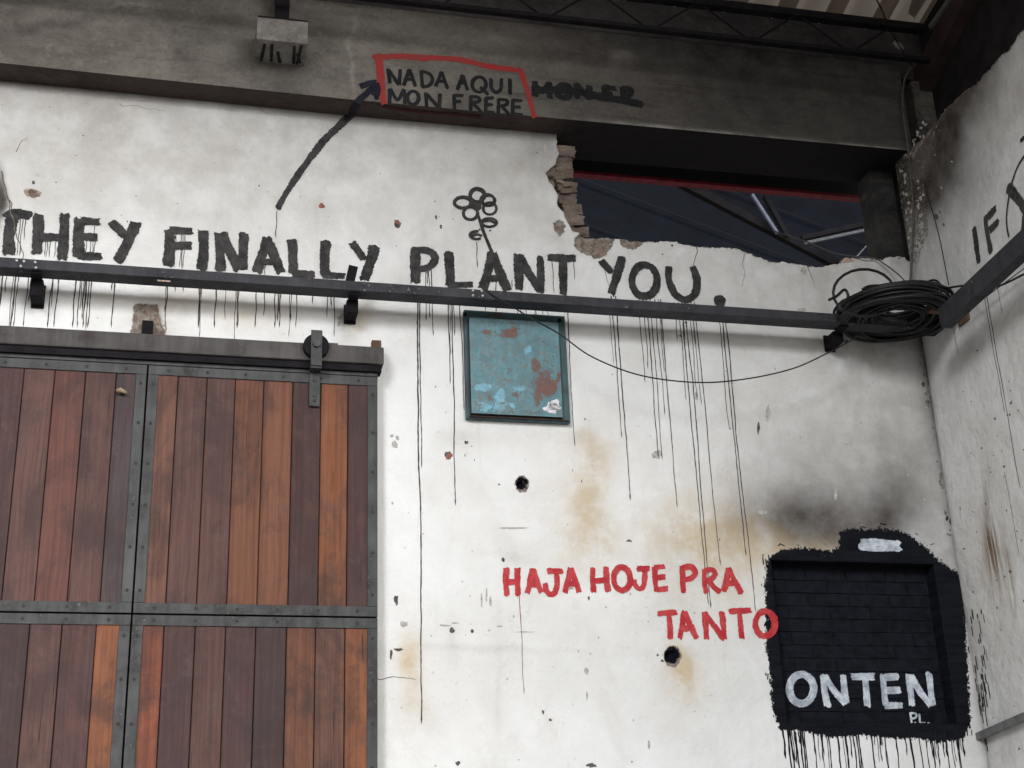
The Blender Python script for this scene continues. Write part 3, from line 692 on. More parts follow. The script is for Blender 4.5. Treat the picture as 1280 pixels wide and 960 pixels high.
for i in range(110): (dk if random.random() < .08 else gy).append((random.uniform(480, 1190), random.uniform(430, 960), random.uniform(.5, 1.5), random.uniform(.5, 2.2)))
for i in range(70): (dk if random.random() < .15 else gy).append((random.uniform(0, 700), random.uniform(115, 320), random.uniform(.5, 1.6), random.uniform(.5, 1.4)))
def okp(t): return not (958 < t[0] < 1212 and t[1] > 655)
blots([t for t in dk if okp(t)], W, WN, DK, wall, 'nail_holes_and_scuffs'); blots([t for t in gy if okp(t)], W, WN, GREY, wall, 'grey_scuffs', .0008)
blots([(402, 257, 4.5, 3.5), (561, 570, 5, 5), (497, 279, 4, 6)], W, WN, REDBR, wall, 'brick_spots', .0009)
blots([(41, 242, 9, 5.5), (40, 240, 9, 5), (44, 243, 8, 5), (1058, 326, 9, 3.5), (676, 195, 0.8, 10)], W, WN, TAN, wall, 'bare_spots', .0009)
blots([(681, 186, 1.6, 7), (676, 196, 1, 9), (682, 198, .8, 7), (694, 190, 2, 5), (695, 178, 1.6, 4), (662, 195, 1.4, .8), (685, 209, 2, 2), (667, 178, 2, 1), (1076, 676, 1, 1)] + [(random.uniform(640, 690), random.uniform(170, 215), 1, .9) for _ in range(12)], W, WN, LITE, wall, 'fresh_chips', .0014)

dm = []
for i in range(44):
    v_ = random.uniform(440, 680); uc = 1155 + (v_ - 440) * .163; dm.append((uc + random.uniform(-8, 1), v_, random.uniform(.8, 2.6), random.uniform(1.5, 5)))
blots(dm, W, WN, flat_mat('corner_chips', (.15, .13, .115), .9, .5, 60), wall, 'corner_chips', .0009)
def crack(u, v, n, du, dv, st=5, wd=1.0):
    p = [(u, v)]
    for _ in range(n): u += du * st + random.uniform(-2.2, 2.2); v += dv * st + random.uniform(-2.2, 2.2); p.append((u, v))
    return (p, (wd, wd * .5))
ck = [crack(2, 214, 20, .12, 1, 5, 1.6), crack(12, 250, 8, .3, 1, 4, 1.2), crack(870, 309, 5, .05, 1, 5, 1.3), crack(20, 190, 5, .5, -.8, 4, 1), crack(470, 848, 9, 1, .12, 5, 1), crack(697, 215, 6, -.5, .7, 4, .9), crack(930, 312, 8, .1, 1, 6, .7), crack(1010, 333, 5, .3, 1, 5, .8), crack(756, 330, 4, .2, 1, 5, .8), crack(300, 120, 7, 1, .5, 5, .7), crack(150, 130, 9, 1, .2, 6, .6)]
tag(stroke_mesh(ck, W, WN, brush_mat('plaster_crack', (.09, .08, .07), (.20, .18, .16), .9), 'plaster_cracks', wall, raise_=.0008, wob=.2), kind='stuff')
# ------------------------------------------------------------------ side wall
top_edge = rough_line([(1120, 200), (1126, 196), (1134, 190), (1146, 180), (1155, 170), (1168, 158), (1177, 143), (1186, 133), (1199, 122), (1207, 112), (1220, 106), (1229, 94), (1240, 84), (1247, 74), (1262, 62), (1272, 45), (1282, 33), (1300, 15), (1330, -20), (1420, -120)], 3.5, 1.3)
def keep_side(cx, cy, ca):
    zt_ = np.interp(cx, [p[0] for p in sorted(top_edge)], [p[1] for p in sorted(top_edge)])
    return (cy > zt_) | (ca[..., 1] < -2.0)
def attrs_side(px, py, co):
    n = len(px); S = np.zeros((n, 4)); T = np.zeros((n, 4)); S[:, 3] = T[:, 3] = 1
    S[:, 0] = -.3
    S[:, 1] = np.maximum.reduce([sdf(px, py, [(1138, 190), (1168, 158), (1172, 150), (1164, 166), (1150, 184), (1140, 200)]), np.minimum(sdf(px, py, [(1118, 195), (1150, 160), (1180, 138), (1166, 172), (1152, 205), (1160, 290), (1146, 330), (1126, 330)]), -.0012), .005 - segdist(px, py, top_edge, False) * .004])
    t = segdist(px, py, top_edge, False) * .004
    s = .95 * np.exp(-(t / .20) ** 1.4) * np.clip((1290 - px) / 100, .25, 1) + .42 * np.exp(-t / .5) * np.clip((1300 - px) / 140, 0.12, 1)
    s += blob(px, py, 1160, 225, 38, 55, .62) + blob(px, py, 1210, 420, 18, 45, .22) + blob(px, py, 1222, 230, 40, 60, .10)
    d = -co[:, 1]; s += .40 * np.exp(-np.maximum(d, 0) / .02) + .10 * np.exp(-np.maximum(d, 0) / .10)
    S[:, 2] = np.clip(s, 0, .95)
    T[:, 0] = np.clip(blob(px, py, 1240, 700, 30, 80, .18) + blob(px, py, 1265, 120, 30, 60, .05) + blob(px, py, 1160, 290, 20, 60, .10), 0, 1)
    T[:, 1] = np.clip(.24 + .12 * np.clip((co[:, 2] - 4.5) / 1.2, 0, 1) + blob(px, py, 1245, 930, 40, 20, .2), 0, .8)
    T[:, 2] = np.clip(blob(px, py, 1240, 690, 9, 45, 1.15, -.14) + blob(px, py, 1262, 720, 5, 45, .7, -.14) + blob(px, py, 1235, 620, 6, 40, .3), 0, 1)
    return {'sdf': S, 'stain': T}
ys = np.concatenate([np.arange(-6.0, -1.75, .25), np.arange(-1.74, -.004, .0095), [0.0]])
zs2 = np.concatenate([np.arange(0, 2.2, .2), np.arange(2.21, 6.05, .0095)])
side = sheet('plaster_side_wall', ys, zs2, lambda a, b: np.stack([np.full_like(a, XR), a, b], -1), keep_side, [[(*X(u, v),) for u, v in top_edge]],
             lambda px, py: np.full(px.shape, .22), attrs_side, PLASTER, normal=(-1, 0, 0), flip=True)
tag(side, 'greyer plastered side wall on the right, smoke blackened along its broken top edge', 'wall')
MB().box((XR + .225, -6, 0), (XR + .24, .3, 5.4)).build('masonry_core', BRICKM, side)
zi = zo(1140, 240, 9.143)
IF = [zz(zi, [[(712, 415), (735, 580), (765, 800)]], 10),
      zz(zi, [[(845, 275), (850, 380), (880, 560), (905, 690)], [(870, 290), (960, 185)], [(890, 440), (990, 335)]], 9.5),
      [([(1261, 234), (1271, 246), (1284, 264)], 13), ([(1284, 262), (1281, 285), (1282, 310)], 14), ([(1302, 224), (1284, 262)], 14)]]
word(side, 'painted_slogan', 'black brushed word IF and the start of a Y above the rail on the side wall', IF, lambda u, v: X(u, v), RN, BLK, mpp=.0036)
stroke_mesh([([(1283, 192), (1272, 210), (1264, 235), (1259.5, 262), (1259, 280), (1261.5, 296)], 2.8), ([(1276, 176), (1283, 170)], 5)], lambda u, v: X(u, v), RN, BLK, 'painted_curve', side)
drips([(1229.6, 365, 533, 1.4), (1233, 366, 634, 1.6), (1245, 350, 398, 1.1), (1190, 395, 450, 1.0), (1256, 590, 700, .8)], lambda u, v: X(u, v), RN, DRIPM, side)
sc = []
for i in range(60): 
    u = random.uniform(1213, 1236); v = random.uniform(760, 925); l = random.uniform(5, 22); sc.append(([(u, v), (u + l * .16, v + l)], random.uniform(1, 2.4)))
tag(stroke_mesh(sc, lambda u, v: X(u, v), RN, BLKD, 'bristle_marks', side, raise_=.001), kind='stuff')
blots([(1171, 271, 2.5, 4.5), (1180, 281, 2, 2.5), (1175, 265, 1.4, 2)] + [(random.uniform(1200, 1280), random.uniform(420, 950), random.uniform(.6, 1.4), random.uniform(.6, 2)) for _ in range(50)], lambda u, v: X(u, v), RN, DK, side, 'nail_holes_and_scuffs')
blots([(1152, 281, 3, 5), (1150, 270, 2, 3), (1148, 258, 2, 5), (1151, 248, 2, 4), (1190, 202, 1.6, 1.4), (1177, 235, 1.2, 2)] + [(random.uniform(1138, 1215), random.uniform(130, 260), random.uniform(.4, .9), random.uniform(.4, .9)) for _ in range(16)] + [(1124 + (v_ - 205) * .12 + random.uniform(0, 13), v_, random.uniform(.8, 2.6), random.uniform(1.5, 4)) for v_ in [random.uniform(205, 320) for _ in range(22)]] + [(1150 - (v_ - 165) * .55 + random.uniform(-3, 8), v_, random.uniform(1, 2.5), random.uniform(1, 3)) for v_ in [random.uniform(150, 200) for _ in range(14)]] + [(random.uniform(1146, 1156), random.uniform(225, 290), random.uniform(.8, 2), random.uniform(1, 3)) for _ in range(8)], lambda u, v: X(u, v), RN, LITE, side, 'fresh_chips')

# ------------------------------------------------------------------ concrete beam
XJ = W(443, 126, YB).x                          # pour joint: the underside sags a little there
def sag(x): return -.018 * np.clip(np.where(x < XJ, (x + 1.1) / (XJ + 1.1), (3.9 - x) / (3.9 - XJ)), 0, 1)
def attrs_beam(px, py, co):
    n = len(px); T = np.zeros((n, 4)); T[:, 3] = 1
    px, py = warp(px, py, 16)
    s = np.clip((px - 480) / 420, 0, 1) * .66 + blob(px, py, 250, 40, 70, 14, .35) + blob(px, py, 60, 35, 50, 8, .35) + blob(px, py, 225, 62, 16, 12, .3) + blob(px, py, 352, 75, 34, 40, .5) + blob(px, py, 900, 110, 160, 60, .12) + blob(px, py, 60, 40, 60, 10, .15)
    s += np.clip((30 - (py - px * .07)) / 40, 0, 1) * .30
    T[:, 0] = np.clip(s, 0, .9)
    T[:, 1] = blob(px, py, 444, 75, 3.0, 45, .7) + blob(px, py, 130, 28, 24, 2.5, .45, .06) + blob(px, py, 780, 72, 22, 9, .35) + blob(px, py, 210, 38, 40, 2.5, .25, .06) + blob(px, py, 10, 22, 8, 5, .3)
    T[:, 1] += np.exp(-np.maximum(co[:, 2] - ZB, 0) / .006) * np.clip((px - 720) / 60, 0, 1) * .8
    return {'stain': T}
bx0, bx1 = -3.0, XR + .03
xs_b = np.concatenate([np.arange(bx0, -1.2, .3), np.arange(-1.19, bx1, .012)]); zs_b = np.concatenate([np.arange(ZB, 6.30, .012)])
beam = sheet('concrete_beam', xs_b, zs_b, lambda a, b: np.stack([a, np.full_like(a, -YB), b + sag(a) * np.clip(1 - (b - ZB) / .5, 0, 1)], -1), lambda cx, cy, ca: np.ones(cx.shape, bool), [], lambda px, py: np.zeros(px.shape), attrs_beam, BEAMC)
tag(beam, 'long soot darkened concrete beam above the plastered wall with writing in a red box', 'beam')
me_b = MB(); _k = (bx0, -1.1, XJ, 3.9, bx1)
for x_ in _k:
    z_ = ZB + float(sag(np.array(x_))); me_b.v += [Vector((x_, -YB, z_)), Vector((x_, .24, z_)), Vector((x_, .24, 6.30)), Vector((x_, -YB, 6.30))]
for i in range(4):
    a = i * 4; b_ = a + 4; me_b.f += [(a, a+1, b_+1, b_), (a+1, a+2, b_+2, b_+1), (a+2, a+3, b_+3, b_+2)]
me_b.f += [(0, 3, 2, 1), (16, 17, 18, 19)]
SOFFIT = concrete_mat('dark_soffit', (.070, .052, .047), (.040, .030, .028))
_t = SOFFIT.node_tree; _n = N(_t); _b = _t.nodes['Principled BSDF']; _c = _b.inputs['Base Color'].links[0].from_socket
_s = _n.new('ShaderNodeSeparateXYZ'); _t.links.new(_n.pos(), _s.inputs[0])      # the soffit turns near black over the broken opening
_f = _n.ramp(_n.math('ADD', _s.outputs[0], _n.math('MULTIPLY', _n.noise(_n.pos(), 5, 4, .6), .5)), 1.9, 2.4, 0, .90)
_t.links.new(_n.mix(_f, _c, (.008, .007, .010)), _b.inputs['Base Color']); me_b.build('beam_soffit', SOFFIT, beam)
ub = MB().box((bx0, -.02, 6.303), (bx1 + .4, .24, 6.72)); ub.build('upstand', concrete_mat('dark_upstand', (.06, .055, .055), (.022, .02, .022)), beam)
# corbel with a steel post
c0, c1 = W(320, 47, YB + .20), W(385, 50, YB + .20); zc0 = c0.z - .004; zc1 = W(352, 24, YB + .20).z
cb = MB().box((c0.x, -YB - .20, zc0), (c1.x, -YB + .003, zc1), .002).build('corbel', concrete_mat('pale_corbel', (.26, .25, .235), (.13, .12, .11)), beam, bevel=.004)
um = []
for x_, y_, a, b_ in ((331, 54, -5, 22), (340, 54, -1, 22), (347, 64, 3, 14), (368, 57, -1, 22), (377, 56, -6, 24), (372, 66, 3, 12)): um.append(([(x_, y_), (x_ + a * .5, y_ + b_ * .5), (x_ + a, y_ + b_)], 3.5))
stroke_mesh(um, lambda u, v: Zp(u, v, zc0), (0, 0, -1), brush_mat('soot_smear', (.016, .015, .016), (.03, .028, .027), 1.3), 'soot_smears', beam, raise_=.003)
ps = W(353, 12, YB + .12)
post = empty('steel_post', (ps.x, -YB - .10, zc1)); tag(post, 'short black steel post standing on the concrete corbel at the top', 'post')
p_ = MB().box((-.035, -.035, .012), (.035, .035, .9)); p_.build('post_shaft', BLACKST, post)
MB().box((-.125, -.095, .0), (.125, .09, .012)).build('base_plate', BLACKST, post)
# writing on the beam
BF = lambda u, v: W(u, v, YB)
zb = zo(460, 50, 5.333); zc = zo(640, 0, 5.333)
NA = [zz(zb, s, 4.6) for s in (
 [[(135, 195), (145, 288)], [(135, 198), (205, 300)], [(215, 200), (206, 298)]],
 [[(275, 200), (238, 305)], [(275, 200), (316, 310)], [(255, 262), (300, 264)]],
 [[(355, 207), (362, 312)], [(355, 207), (410, 228), (430, 268), (405, 306), (362, 314)]],
 [[(490, 215), (450, 312)], [(490, 215), (530, 325)], [(470, 275), (515, 280)]],
 [[(630, 235), (595, 332)], [(630, 235), (662, 336)], [(612, 288), (652, 290)]],
 [ell(740, 298, 46, 50), [(748, 315), (798, 362)]],
 [[(820, 258), (822, 318), (852, 350), (884, 328), (890, 258)]],
 [[(945, 262), (947, 362)]],
 [[(145, 330), (143, 422)], [(150, 328), (195, 400), (240, 332)], [(240, 332), (246, 424)]],
 [ell(300, 388, 38, 44)],
 [[(385, 355), (390, 448)], [(385, 357), (470, 450)], [(480, 360), (474, 452)]],
 [[(575, 368), (575, 460)], [(568, 370), (635, 372)], [(575, 412), (618, 412)]],
 [[(685, 375), (684, 470)], [(685, 377), (735, 385), (740, 408), (692, 426)], [(700, 425), (755, 482)]],
 [[(785, 390), (783, 480)], [(785, 390), (838, 386)], [(785, 432), (828, 432)], [(783, 480), (840, 486)]],
 [[(870, 395), (868, 490)], [(870, 397), (925, 405), (922, 432), (880, 442)], [(892, 444), (942, 502)]],
 [[(965, 400), (963, 498)], [(965, 402), (1024, 406)], [(965, 450), (1012, 450)], [(963, 496), (1028, 500)]])]
word(beam, 'painted_slogan', 'thin black words NADA AQUI MON FRERE inside a red painted box', NA, BF, WN, BLKD, step=.004)
stroke_mesh([([(467, 72), (495, 70.5), (522, 72), (572, 74.5), (610, 83), (652, 88.5)], (8, 7)), ([(473, 70), (475, 90), (477, 110), (480, 130)], (10.5, 7)), ([(650, 87), (659, 114), (668, 147)], (7, 5.5))], BF, WN, REDB, 'red_painted_frame', beam, wob=.15)
US = lambda u, v: Zp(u, v, ZB - .0185)
stroke_mesh([([(479, 133), (520, 139), (570, 143), (600, 146)], 5)], US, (0, 0, -1), brush_mat('dull_red_on_soffit', (.06, .010, .012), (.04, .012, .012), .9), 'red_smear', beam)
stroke_mesh([([(439.5, 142), (448, 126)], 9)], US, (0, 0, -1), NAVY, 'painted_arrow_middle', beam)
stroke_mesh([([(446, 128), (458, 117), (470, 106)], (8, 7.5)), ([(450, 108.5), (460, 105), (470, 102.5)], 7), ([(471, 104), (473, 114), (470, 124)], 6), ([(466, 106), (468, 118)], 8)], BF, WN, NAVY, 'painted_arrow_head', beam)
MF = [zz(zc, s, 8.0) for s in ([[(152, 545), (155, 640)], [(155, 575), (200, 610), (248, 560)], [(248, 550), (250, 655)]], [ell(345, 610, 48, 44)], [[(432, 560), (434, 655)], [(434, 570), (515, 660)], [(515, 575), (512, 660)]],
                              [[(612, 580), (625, 670)], [(612, 582), (690, 592)], [(620, 625), (670, 630)]], [[(740, 585), (745, 680)], [(740, 588), (792, 600), (785, 635), (748, 645)], [(750, 645), (800, 690)]], [[(850, 690), (856, 698)]])]
word(beam, 'painted_slogan', 'crossed out black words MON FR. right of the red box', MF, BF, WN, BLKD)
stroke_mesh([([zc(*p) for p in ((135, 605), (270, 600), (400, 608), (520, 632), (620, 650), (740, 672), (868, 700))], 10)], BF, WN, BLKD, 'strike_through_line', beam)

# ------------------------------------------------------------------ columns at the corner
cl = MB().box((W(1094, 260, -.07).x, .07, 4.9), (XR + .02, .235, ZB - .003)); o = cl.build('corner_column', COLC, bevel=.008); tag(o, 'dark grey concrete column closing the right side of the broken opening', 'column')
s0, s1 = W(1144, 140, .05), W(1181, 140, .05); ztp = W(1160, 104, .05).z
o = MB().box((s0.x, -.06, 5.2), (s1.x, .20, ztp)).build('column_stub', concrete_mat('stub_concrete', (.17, .155, .14), (.03, .028, .028)), bevel=.006); tag(o, 'lighter concrete stub below the brown rafter in the top right corner', 'column')
o = MB().box((s0.x - .09, .0, 5.2), (s0.x - .003, .2, 6.35)).build('dark_infill', COLC); tag(o, 'dark concrete infill between beam end and lighter column stub', 'column')

# ------------------------------------------------------------------ steel rails
def zfront(u, v, s): return W(u, v, s).z
RS = .22
zt1, zt0 = W(430, 350.2, RS).z, W(430, 362, RS).z
d_ = ray(430, 373.0); tb = (zt0 - CAM.z) / d_.z; yb = (CAM + d_ * tb).y
rail = MB()
print('rail', zt1, zt0, yb, W(0, 323.5, RS).z, W(740, 373.4, RS).z, W(980, 390.3, RS).z)
rail.box((-3, -RS, zt0), (W(1210, 395, RS).x, yb, zt1))
ro = rail.build('steel_rail', STEEL, bevel=.003); tag(ro, 'long dark steel rail running across the back wall below the big slogan', 'rail')
for u, v in ((47, 383), (437, 403), (1037, 438)):
    p = W(u, v, 0.0); hz = zt0 - .002
    bmb = MB().box((p.x - .028, yb + .002, p.z), (p.x + .028, -.001, zt0 - .002)).box((p.x - .030, -.012, p.z - .012), (p.x + .030, -.0005, zt0 + .02)).box((p.x - .024, -RS + .02, zt0 - .012), (p.x + .024, yb - .001, zt0 - .002))
    bmb.build('wall_bracket', BLACKST, ro, bevel=.003)
q_ = W(440, 345, RS - .03); bmb = MB().bar(Vector((q_.x - .012, -RS + .03, zt1 + .001)), Vector((q_.x + .006, -RS + .03, W(443, 334, RS - .03).z)), .045, .03, Vector((0, 1, 0))); bmb.build('wall_bracket', BLACKST, ro)
bb = MB()
for u, v in ((21, 326), (30, 327), (44, 328), (26, 333), (45, 335), (591, 363.5), (602, 364), (591, 369.5), (603, 370)):
    p = W(u, v, RS); bb.cyl(p, p - Vector((0, .006, 0)), .006, 8)
tag(bb.build('bolt_heads', LITE, ro), kind='stuff')
ro['label'] = 'long dark steel rail running across the back wall below the big slogan'
pl = W(205, 351, RS - .02); MB().bar(pl - Vector((.03, 0, .0)), pl + Vector((.03, 0, .0)), .003, .008, Vector((0, 0, 1))).build('tape_scrap', TAN, ro)
# rail on the side wall
RX = .22
a0 = X(1172, 385, RX); pt = X(1280, 283, RX); pb_ = X(1280, 320, RX)
zst, zsb = pt.z, pb_.z
t0 = X(1201, 361, RX).z; t1 = X(1204.5, 388, RX).z
print('side rail', zst, zsb, t0, t1, a0)
hh = abs(t0 - t1) * .94
r2 = MB().bar(Vector((XR - RX + .03, a0.y, (t0 + t1) / 2)), Vector((XR - RX + .03, a0.y - 4.5, (zst + zsb) / 2 + ((zst + zsb) / 2 - (t0 + t1) / 2) / (pt.y - X(1203, 375, RX).y) * (a0.y - 4.5 - pt.y))), .06, hh)
r2o = r2.build('steel_rail', STEEL, bevel=.003); tag(r2o, 'dark steel rail running along the side wall towards the viewer below the word IF', 'rail')
pbk = X(1205, 393, 0); MB().box((XR - .012, pbk.y - .05, pbk.z - .05), (XR - .001, pbk.y + .05, pbk.z + .06)).box((XR - .20, pbk.y - .02, pbk.z + .0), (XR - .012, pbk.y + .02, pbk.z + .03)).build('wall_bracket', RUSTY, r2o)
e_ = MB().box((W(1175, 400, .12).x - .04, -.2, W(1165, 415, .15).z - .03), (W(1175, 400, .12).x + .03, -.0, W(1165, 415, .15).z + .03), .004); o = e_.build('pulley_block', RUSTY, bevel=.005); tag(o, 'small rusty block in the corner right under the cable coil', 'bracket')

# ------------------------------------------------------------------ sliding door
DO = .085                                     # door face in front of the wall
DF = lambda u, v, k=0: W(u, v, DO + k)
door = empty('sliding_door', (DF(185, 700).x, -.03, .05)); tag(door, 'large sliding door of reddish brown planks in riveted grey steel frames', 'door')
def dl(v): return Vector(v) - door.location
xr = DF(473, 700).x; xm = (DF(185, 458).x + DF(152.5, 960).x) / 2; ztop = (DF(0, 444).z + DF(472, 472).z) / 2; zmid = (DF(0, 763.7).z + DF(456, 772.5).z) / 2
print('door', xr, xm, ztop, zmid)
pw = (xr - xm); FB = .046; GAP = .004
cols = {'m': (.098, .054, .048), 'd': (.066, .038, .037), 'g': (.062, .050, .054), 'r': (.110, .050, .042), 'o': (.150, .066, .040), 'O': (.205, .082, .040), 'b': (.130, .066, .048), 'k': (.052, .034, .035), 'R': (.19, .064, .036)}
cols_old = {'m': (.105, .060, .056), 'd': (.066, .043, .043), 'g': (.080, .060, .062), 'r': (.165, .068, .048), 'o': (.32, .125, .055), 'O': (.40, .155, .062), 'b': (.13, .072, .055), 'k': (.050, .037, .039)}
pat = {(0, 0): 'bmmoodOd', (-1, 0): 'dmmddmrmg', (0, 1): 'RdmdkobO', (-1, 1): 'dmdmkmdO', (0, 2): 'mrodmbgd', (-1, 2): 'mdmrodmg', (-2, 0): 'mdmmgbrm', (-2, 1): 'mdbmgdmr', (-2, 2): 'mdmrodmg'}
def bnd(us, v): return [DF(u, v).x for u in us]
bounds = {(0, 0): bnd((175, 215, 252.6, 289.3, 326, 363.6, 400, 434.8, 480), 620), (0, 1): bnd((160, 204.8, 244, 282, 320, 358.6, 395, 432, 480), 800)}
u1 = bnd((-24, 15, 55, 95, 135, 175), 620); u2 = bnd((-3, 36, 76.5, 119.7, 160), 800)
bounds[(-1, 0)] = [u1[0] - .155 * k_ for k_ in (4, 3, 2, 1)] + u1; bounds[(-1, 1)] = [u2[0] - .155 * k_ for k_ in (4, 3, 2, 1)] + u2
rows = [(zmid, ztop), (1.88, zmid), (.06, 1.88)]
screws = MB(); pmesh = {}
for ci in (0, -1, -2):
    x0 = xm + ci * pw; x1 = x0 + pw
    for ri, (z0, z1) in enumerate(rows):
        a, b_, c, d = x0 + GAP, x1 - GAP, z0 + GAP, z1 - GAP
        for q0, q1 in (((a, c), (b_, c + FB)), ((a, d - FB), (b_, d)), ((a, c + FB + .001), (a + FB, d - FB - .001)), ((b_ - FB, c + FB + .001), (b_, d - FB - .001))):
            MB().box(dl((q0[0], -DO, q0[1])), dl((q1[0], -DO + .006, q1[1]))).build('frame_bar', DOORFR, door, bevel=.0012)
        bs = bounds.get((ci, ri)) or [x0 + .12 + pw / 7.55 * q_ for q_ in range(-1, 8)]
        for i, (pa, pb2) in enumerate(zip(bs[:-1], bs[1:])):
            pb2 -= .0035
            pa = max(pa, a + .004); pb2 = min(pb2, b_ - .004)
            if pb2 - pa < .03: continue
            key = (round(pb2 - pa, 3), ri)
            if key not in pmesh:
                w_, h_ = pb2 - pa, z1 - z0 - .02
                bm = bmesh.new(); bmesh.ops.create_cube(bm, size=1)
                for v_ in bm.verts: v_.co = Vector((v_.co.x * w_, v_.co.y * .03, v_.co.z * h_))
                bmesh.ops.bevel(bm, geom=[e for e in bm.edges if abs(e.verts[0].co.z - e.verts[1].co.z) > .1], offset=.0025, segments=1, affect='EDGES')
                me = bpy.data.meshes.new('plank'); bm.to_mesh(me); bm.free(); pmesh[key] = me
            o = link('plank', pmesh[key], WOOD, door)
            o.location = dl(((pa + pb2) / 2, -DO + .006 + .0165 + random.uniform(-.0015, .0012), (z0 + z1) / 2))
            cc = cols[pat[(ci, ri)][i % len(pat[(ci, ri)])]]; j = random.uniform(.88, 1.12); o.color = (cc[0] * j, cc[1] * j, cc[2] * j, 1)
        for k_ in range(6):                    # screws along the flats
            xx = a + .09 + k_ * (pw - .19) / 5
            for zz_ in (c + FB * .5, d - FB * .5): screws.cyl(dl((xx, -DO - .0025, zz_)), dl((xx, -DO + .001, zz_)), .0080, 8)
            zv = c + .10 + k_ * (z1 - z0 - .2) / 5
            for xx in (a + FB * .5, b_ - FB * .5): screws.cyl(dl((xx, -DO - .0025, zv)), dl((xx, -DO + .001, zv)), .0080, 8)
tag(screws.build('screw_heads', BOLT, door), kind='stuff')
bkb = MB().box(dl((xm - 2 * pw, -.042, .06)), dl((xr, -.025, ztop))); bkb.build('back_board', BLACKST, door)
# top rail of the door, hanger with its wheel
zh1 = DF(386, 413 + 51).z
MB().box(dl((xm - 2 * pw, -DO + .004, ztop + .001)), dl((xr - .002, -.03, ztop + .045))).build('top_rail', DOORFR, door, bevel=.002)
def hanger(u):
    hx = W(u, 470, .13).x; top = W(394, 413, .15).z; bot = W(396, 508, DO + .008).z
    hb = MB().box(dl((hx - .027, -.158, ztop + .01)), dl((hx + .027, -.150, top))).box(dl((hx - .027, -.1495, ztop + .0)), dl((hx + .027, -DO - .002, ztop + .012))).box(dl((hx - .026, -DO - .010, bot)), dl((hx + .026, -DO - .0005, ztop + .0)))
    h = hb.build('roller_hanger', DOORFR, door, bevel=.003)
    wc = dl((hx, -.12, top - .075)); 
    wh = MB().cyl(wc + Vector((0, -.025, 0)), wc + Vector((0, .02, 0)), .062, 28).build('wheel', BLACKST, h, bevel=.004)
    bl = MB().cyl(wc + Vector((0, -.052, 0)), wc + Vector((0, -.037, 0)), .019, 6)
    for zz_ in (bot + .03, bot + .055, ztop - .04): bl.cyl(dl((hx + random.uniform(-.006, .006), -DO - .016, zz_)), dl((hx, -DO - .010, zz_)), .008, 8)
    bl.build('bolt', DOORFR, h)
hanger(394.5); 
kn = DF(150, 490); k2 = MB().tube([dl(kn + Vector((-.015, -.012, 0))), dl(kn + Vector((0, -.02, .003))), dl(kn + Vector((.03, -.012, -.008)))], [.008, .012, .007], 8); k2.cyl(dl(kn), dl(kn + Vector((0, -.02, 0))), .010, 8)
k2.build('door_knob', flat_mat('brass_knob', (.32, .24, .15), .5, .3), door, smooth=True)
# track
TO = .115
zk1 = (W(0, 405.8, TO).z + W(478, 434, TO).z) / 2; zk0 = (W(0, 428.3, TO).z + W(478, 455.7, TO).z) / 2; xe = W(480, 440, TO).x
print('track', W(0, 405.8, TO).z, W(478, 434, TO).z, zk0)
tr = MB().box((-3, -TO, zk0), (xe, -.035, zk1)); tro = tr.build('door_track', TRACK, bevel=.006); tag(tro, 'thick weathered steel track carrying the sliding door, ending right of its hanger wheel', 'track')
MB().box((-3, -.034, zk0 - .05), (xe - .02, -.001, zk1 - .03)).build('track_backing', TRACK, tro)
es = W(470, 430, .08); MB().box((es.x - .022, -.10, zk1), (es.x + .022, -.06, zk1 + .042), .002).build('end_stop', RUSTY, tro, bevel=.003)
MB().box((W(415, 425, .1).x - .028, -.105, zk1 - .02), (W(415, 425, .1).x + .03, -.05, zk1 + .012)).build('stop_block', TRACK, tro, bevel=.003)
MB().box((-3, -.100, zk0 - .034), (xe - .01, -.036, zk0 - .001)).build('track_gap_shade', BLACKST, tro)  # black strip painting in the shade of the gap below the track
# broken wall bracket above the track
def pxbox(u0, v0, u1, v1, o0, o1): 
    a = W(u0, v1, o1); b = W(u1, v0, o1); return (a.x, -o1, a.z), (b.x, -o0, b.z)
MB().box(*pxbox(177, 401, 192, 416, .01, .03)).build('square_tube', BLACKST, tro)
hk = MB().tube([W(194, 396, .03), W(199, 404, .04), W(203, 408, .045), W(207, 405, .045), W(208, 411, .045), W(206, 416, .045)], .0035, 6); hk.build('bent_wire', flat_mat('straw_wire', (.30, .22, .13), .7, .3), tro)

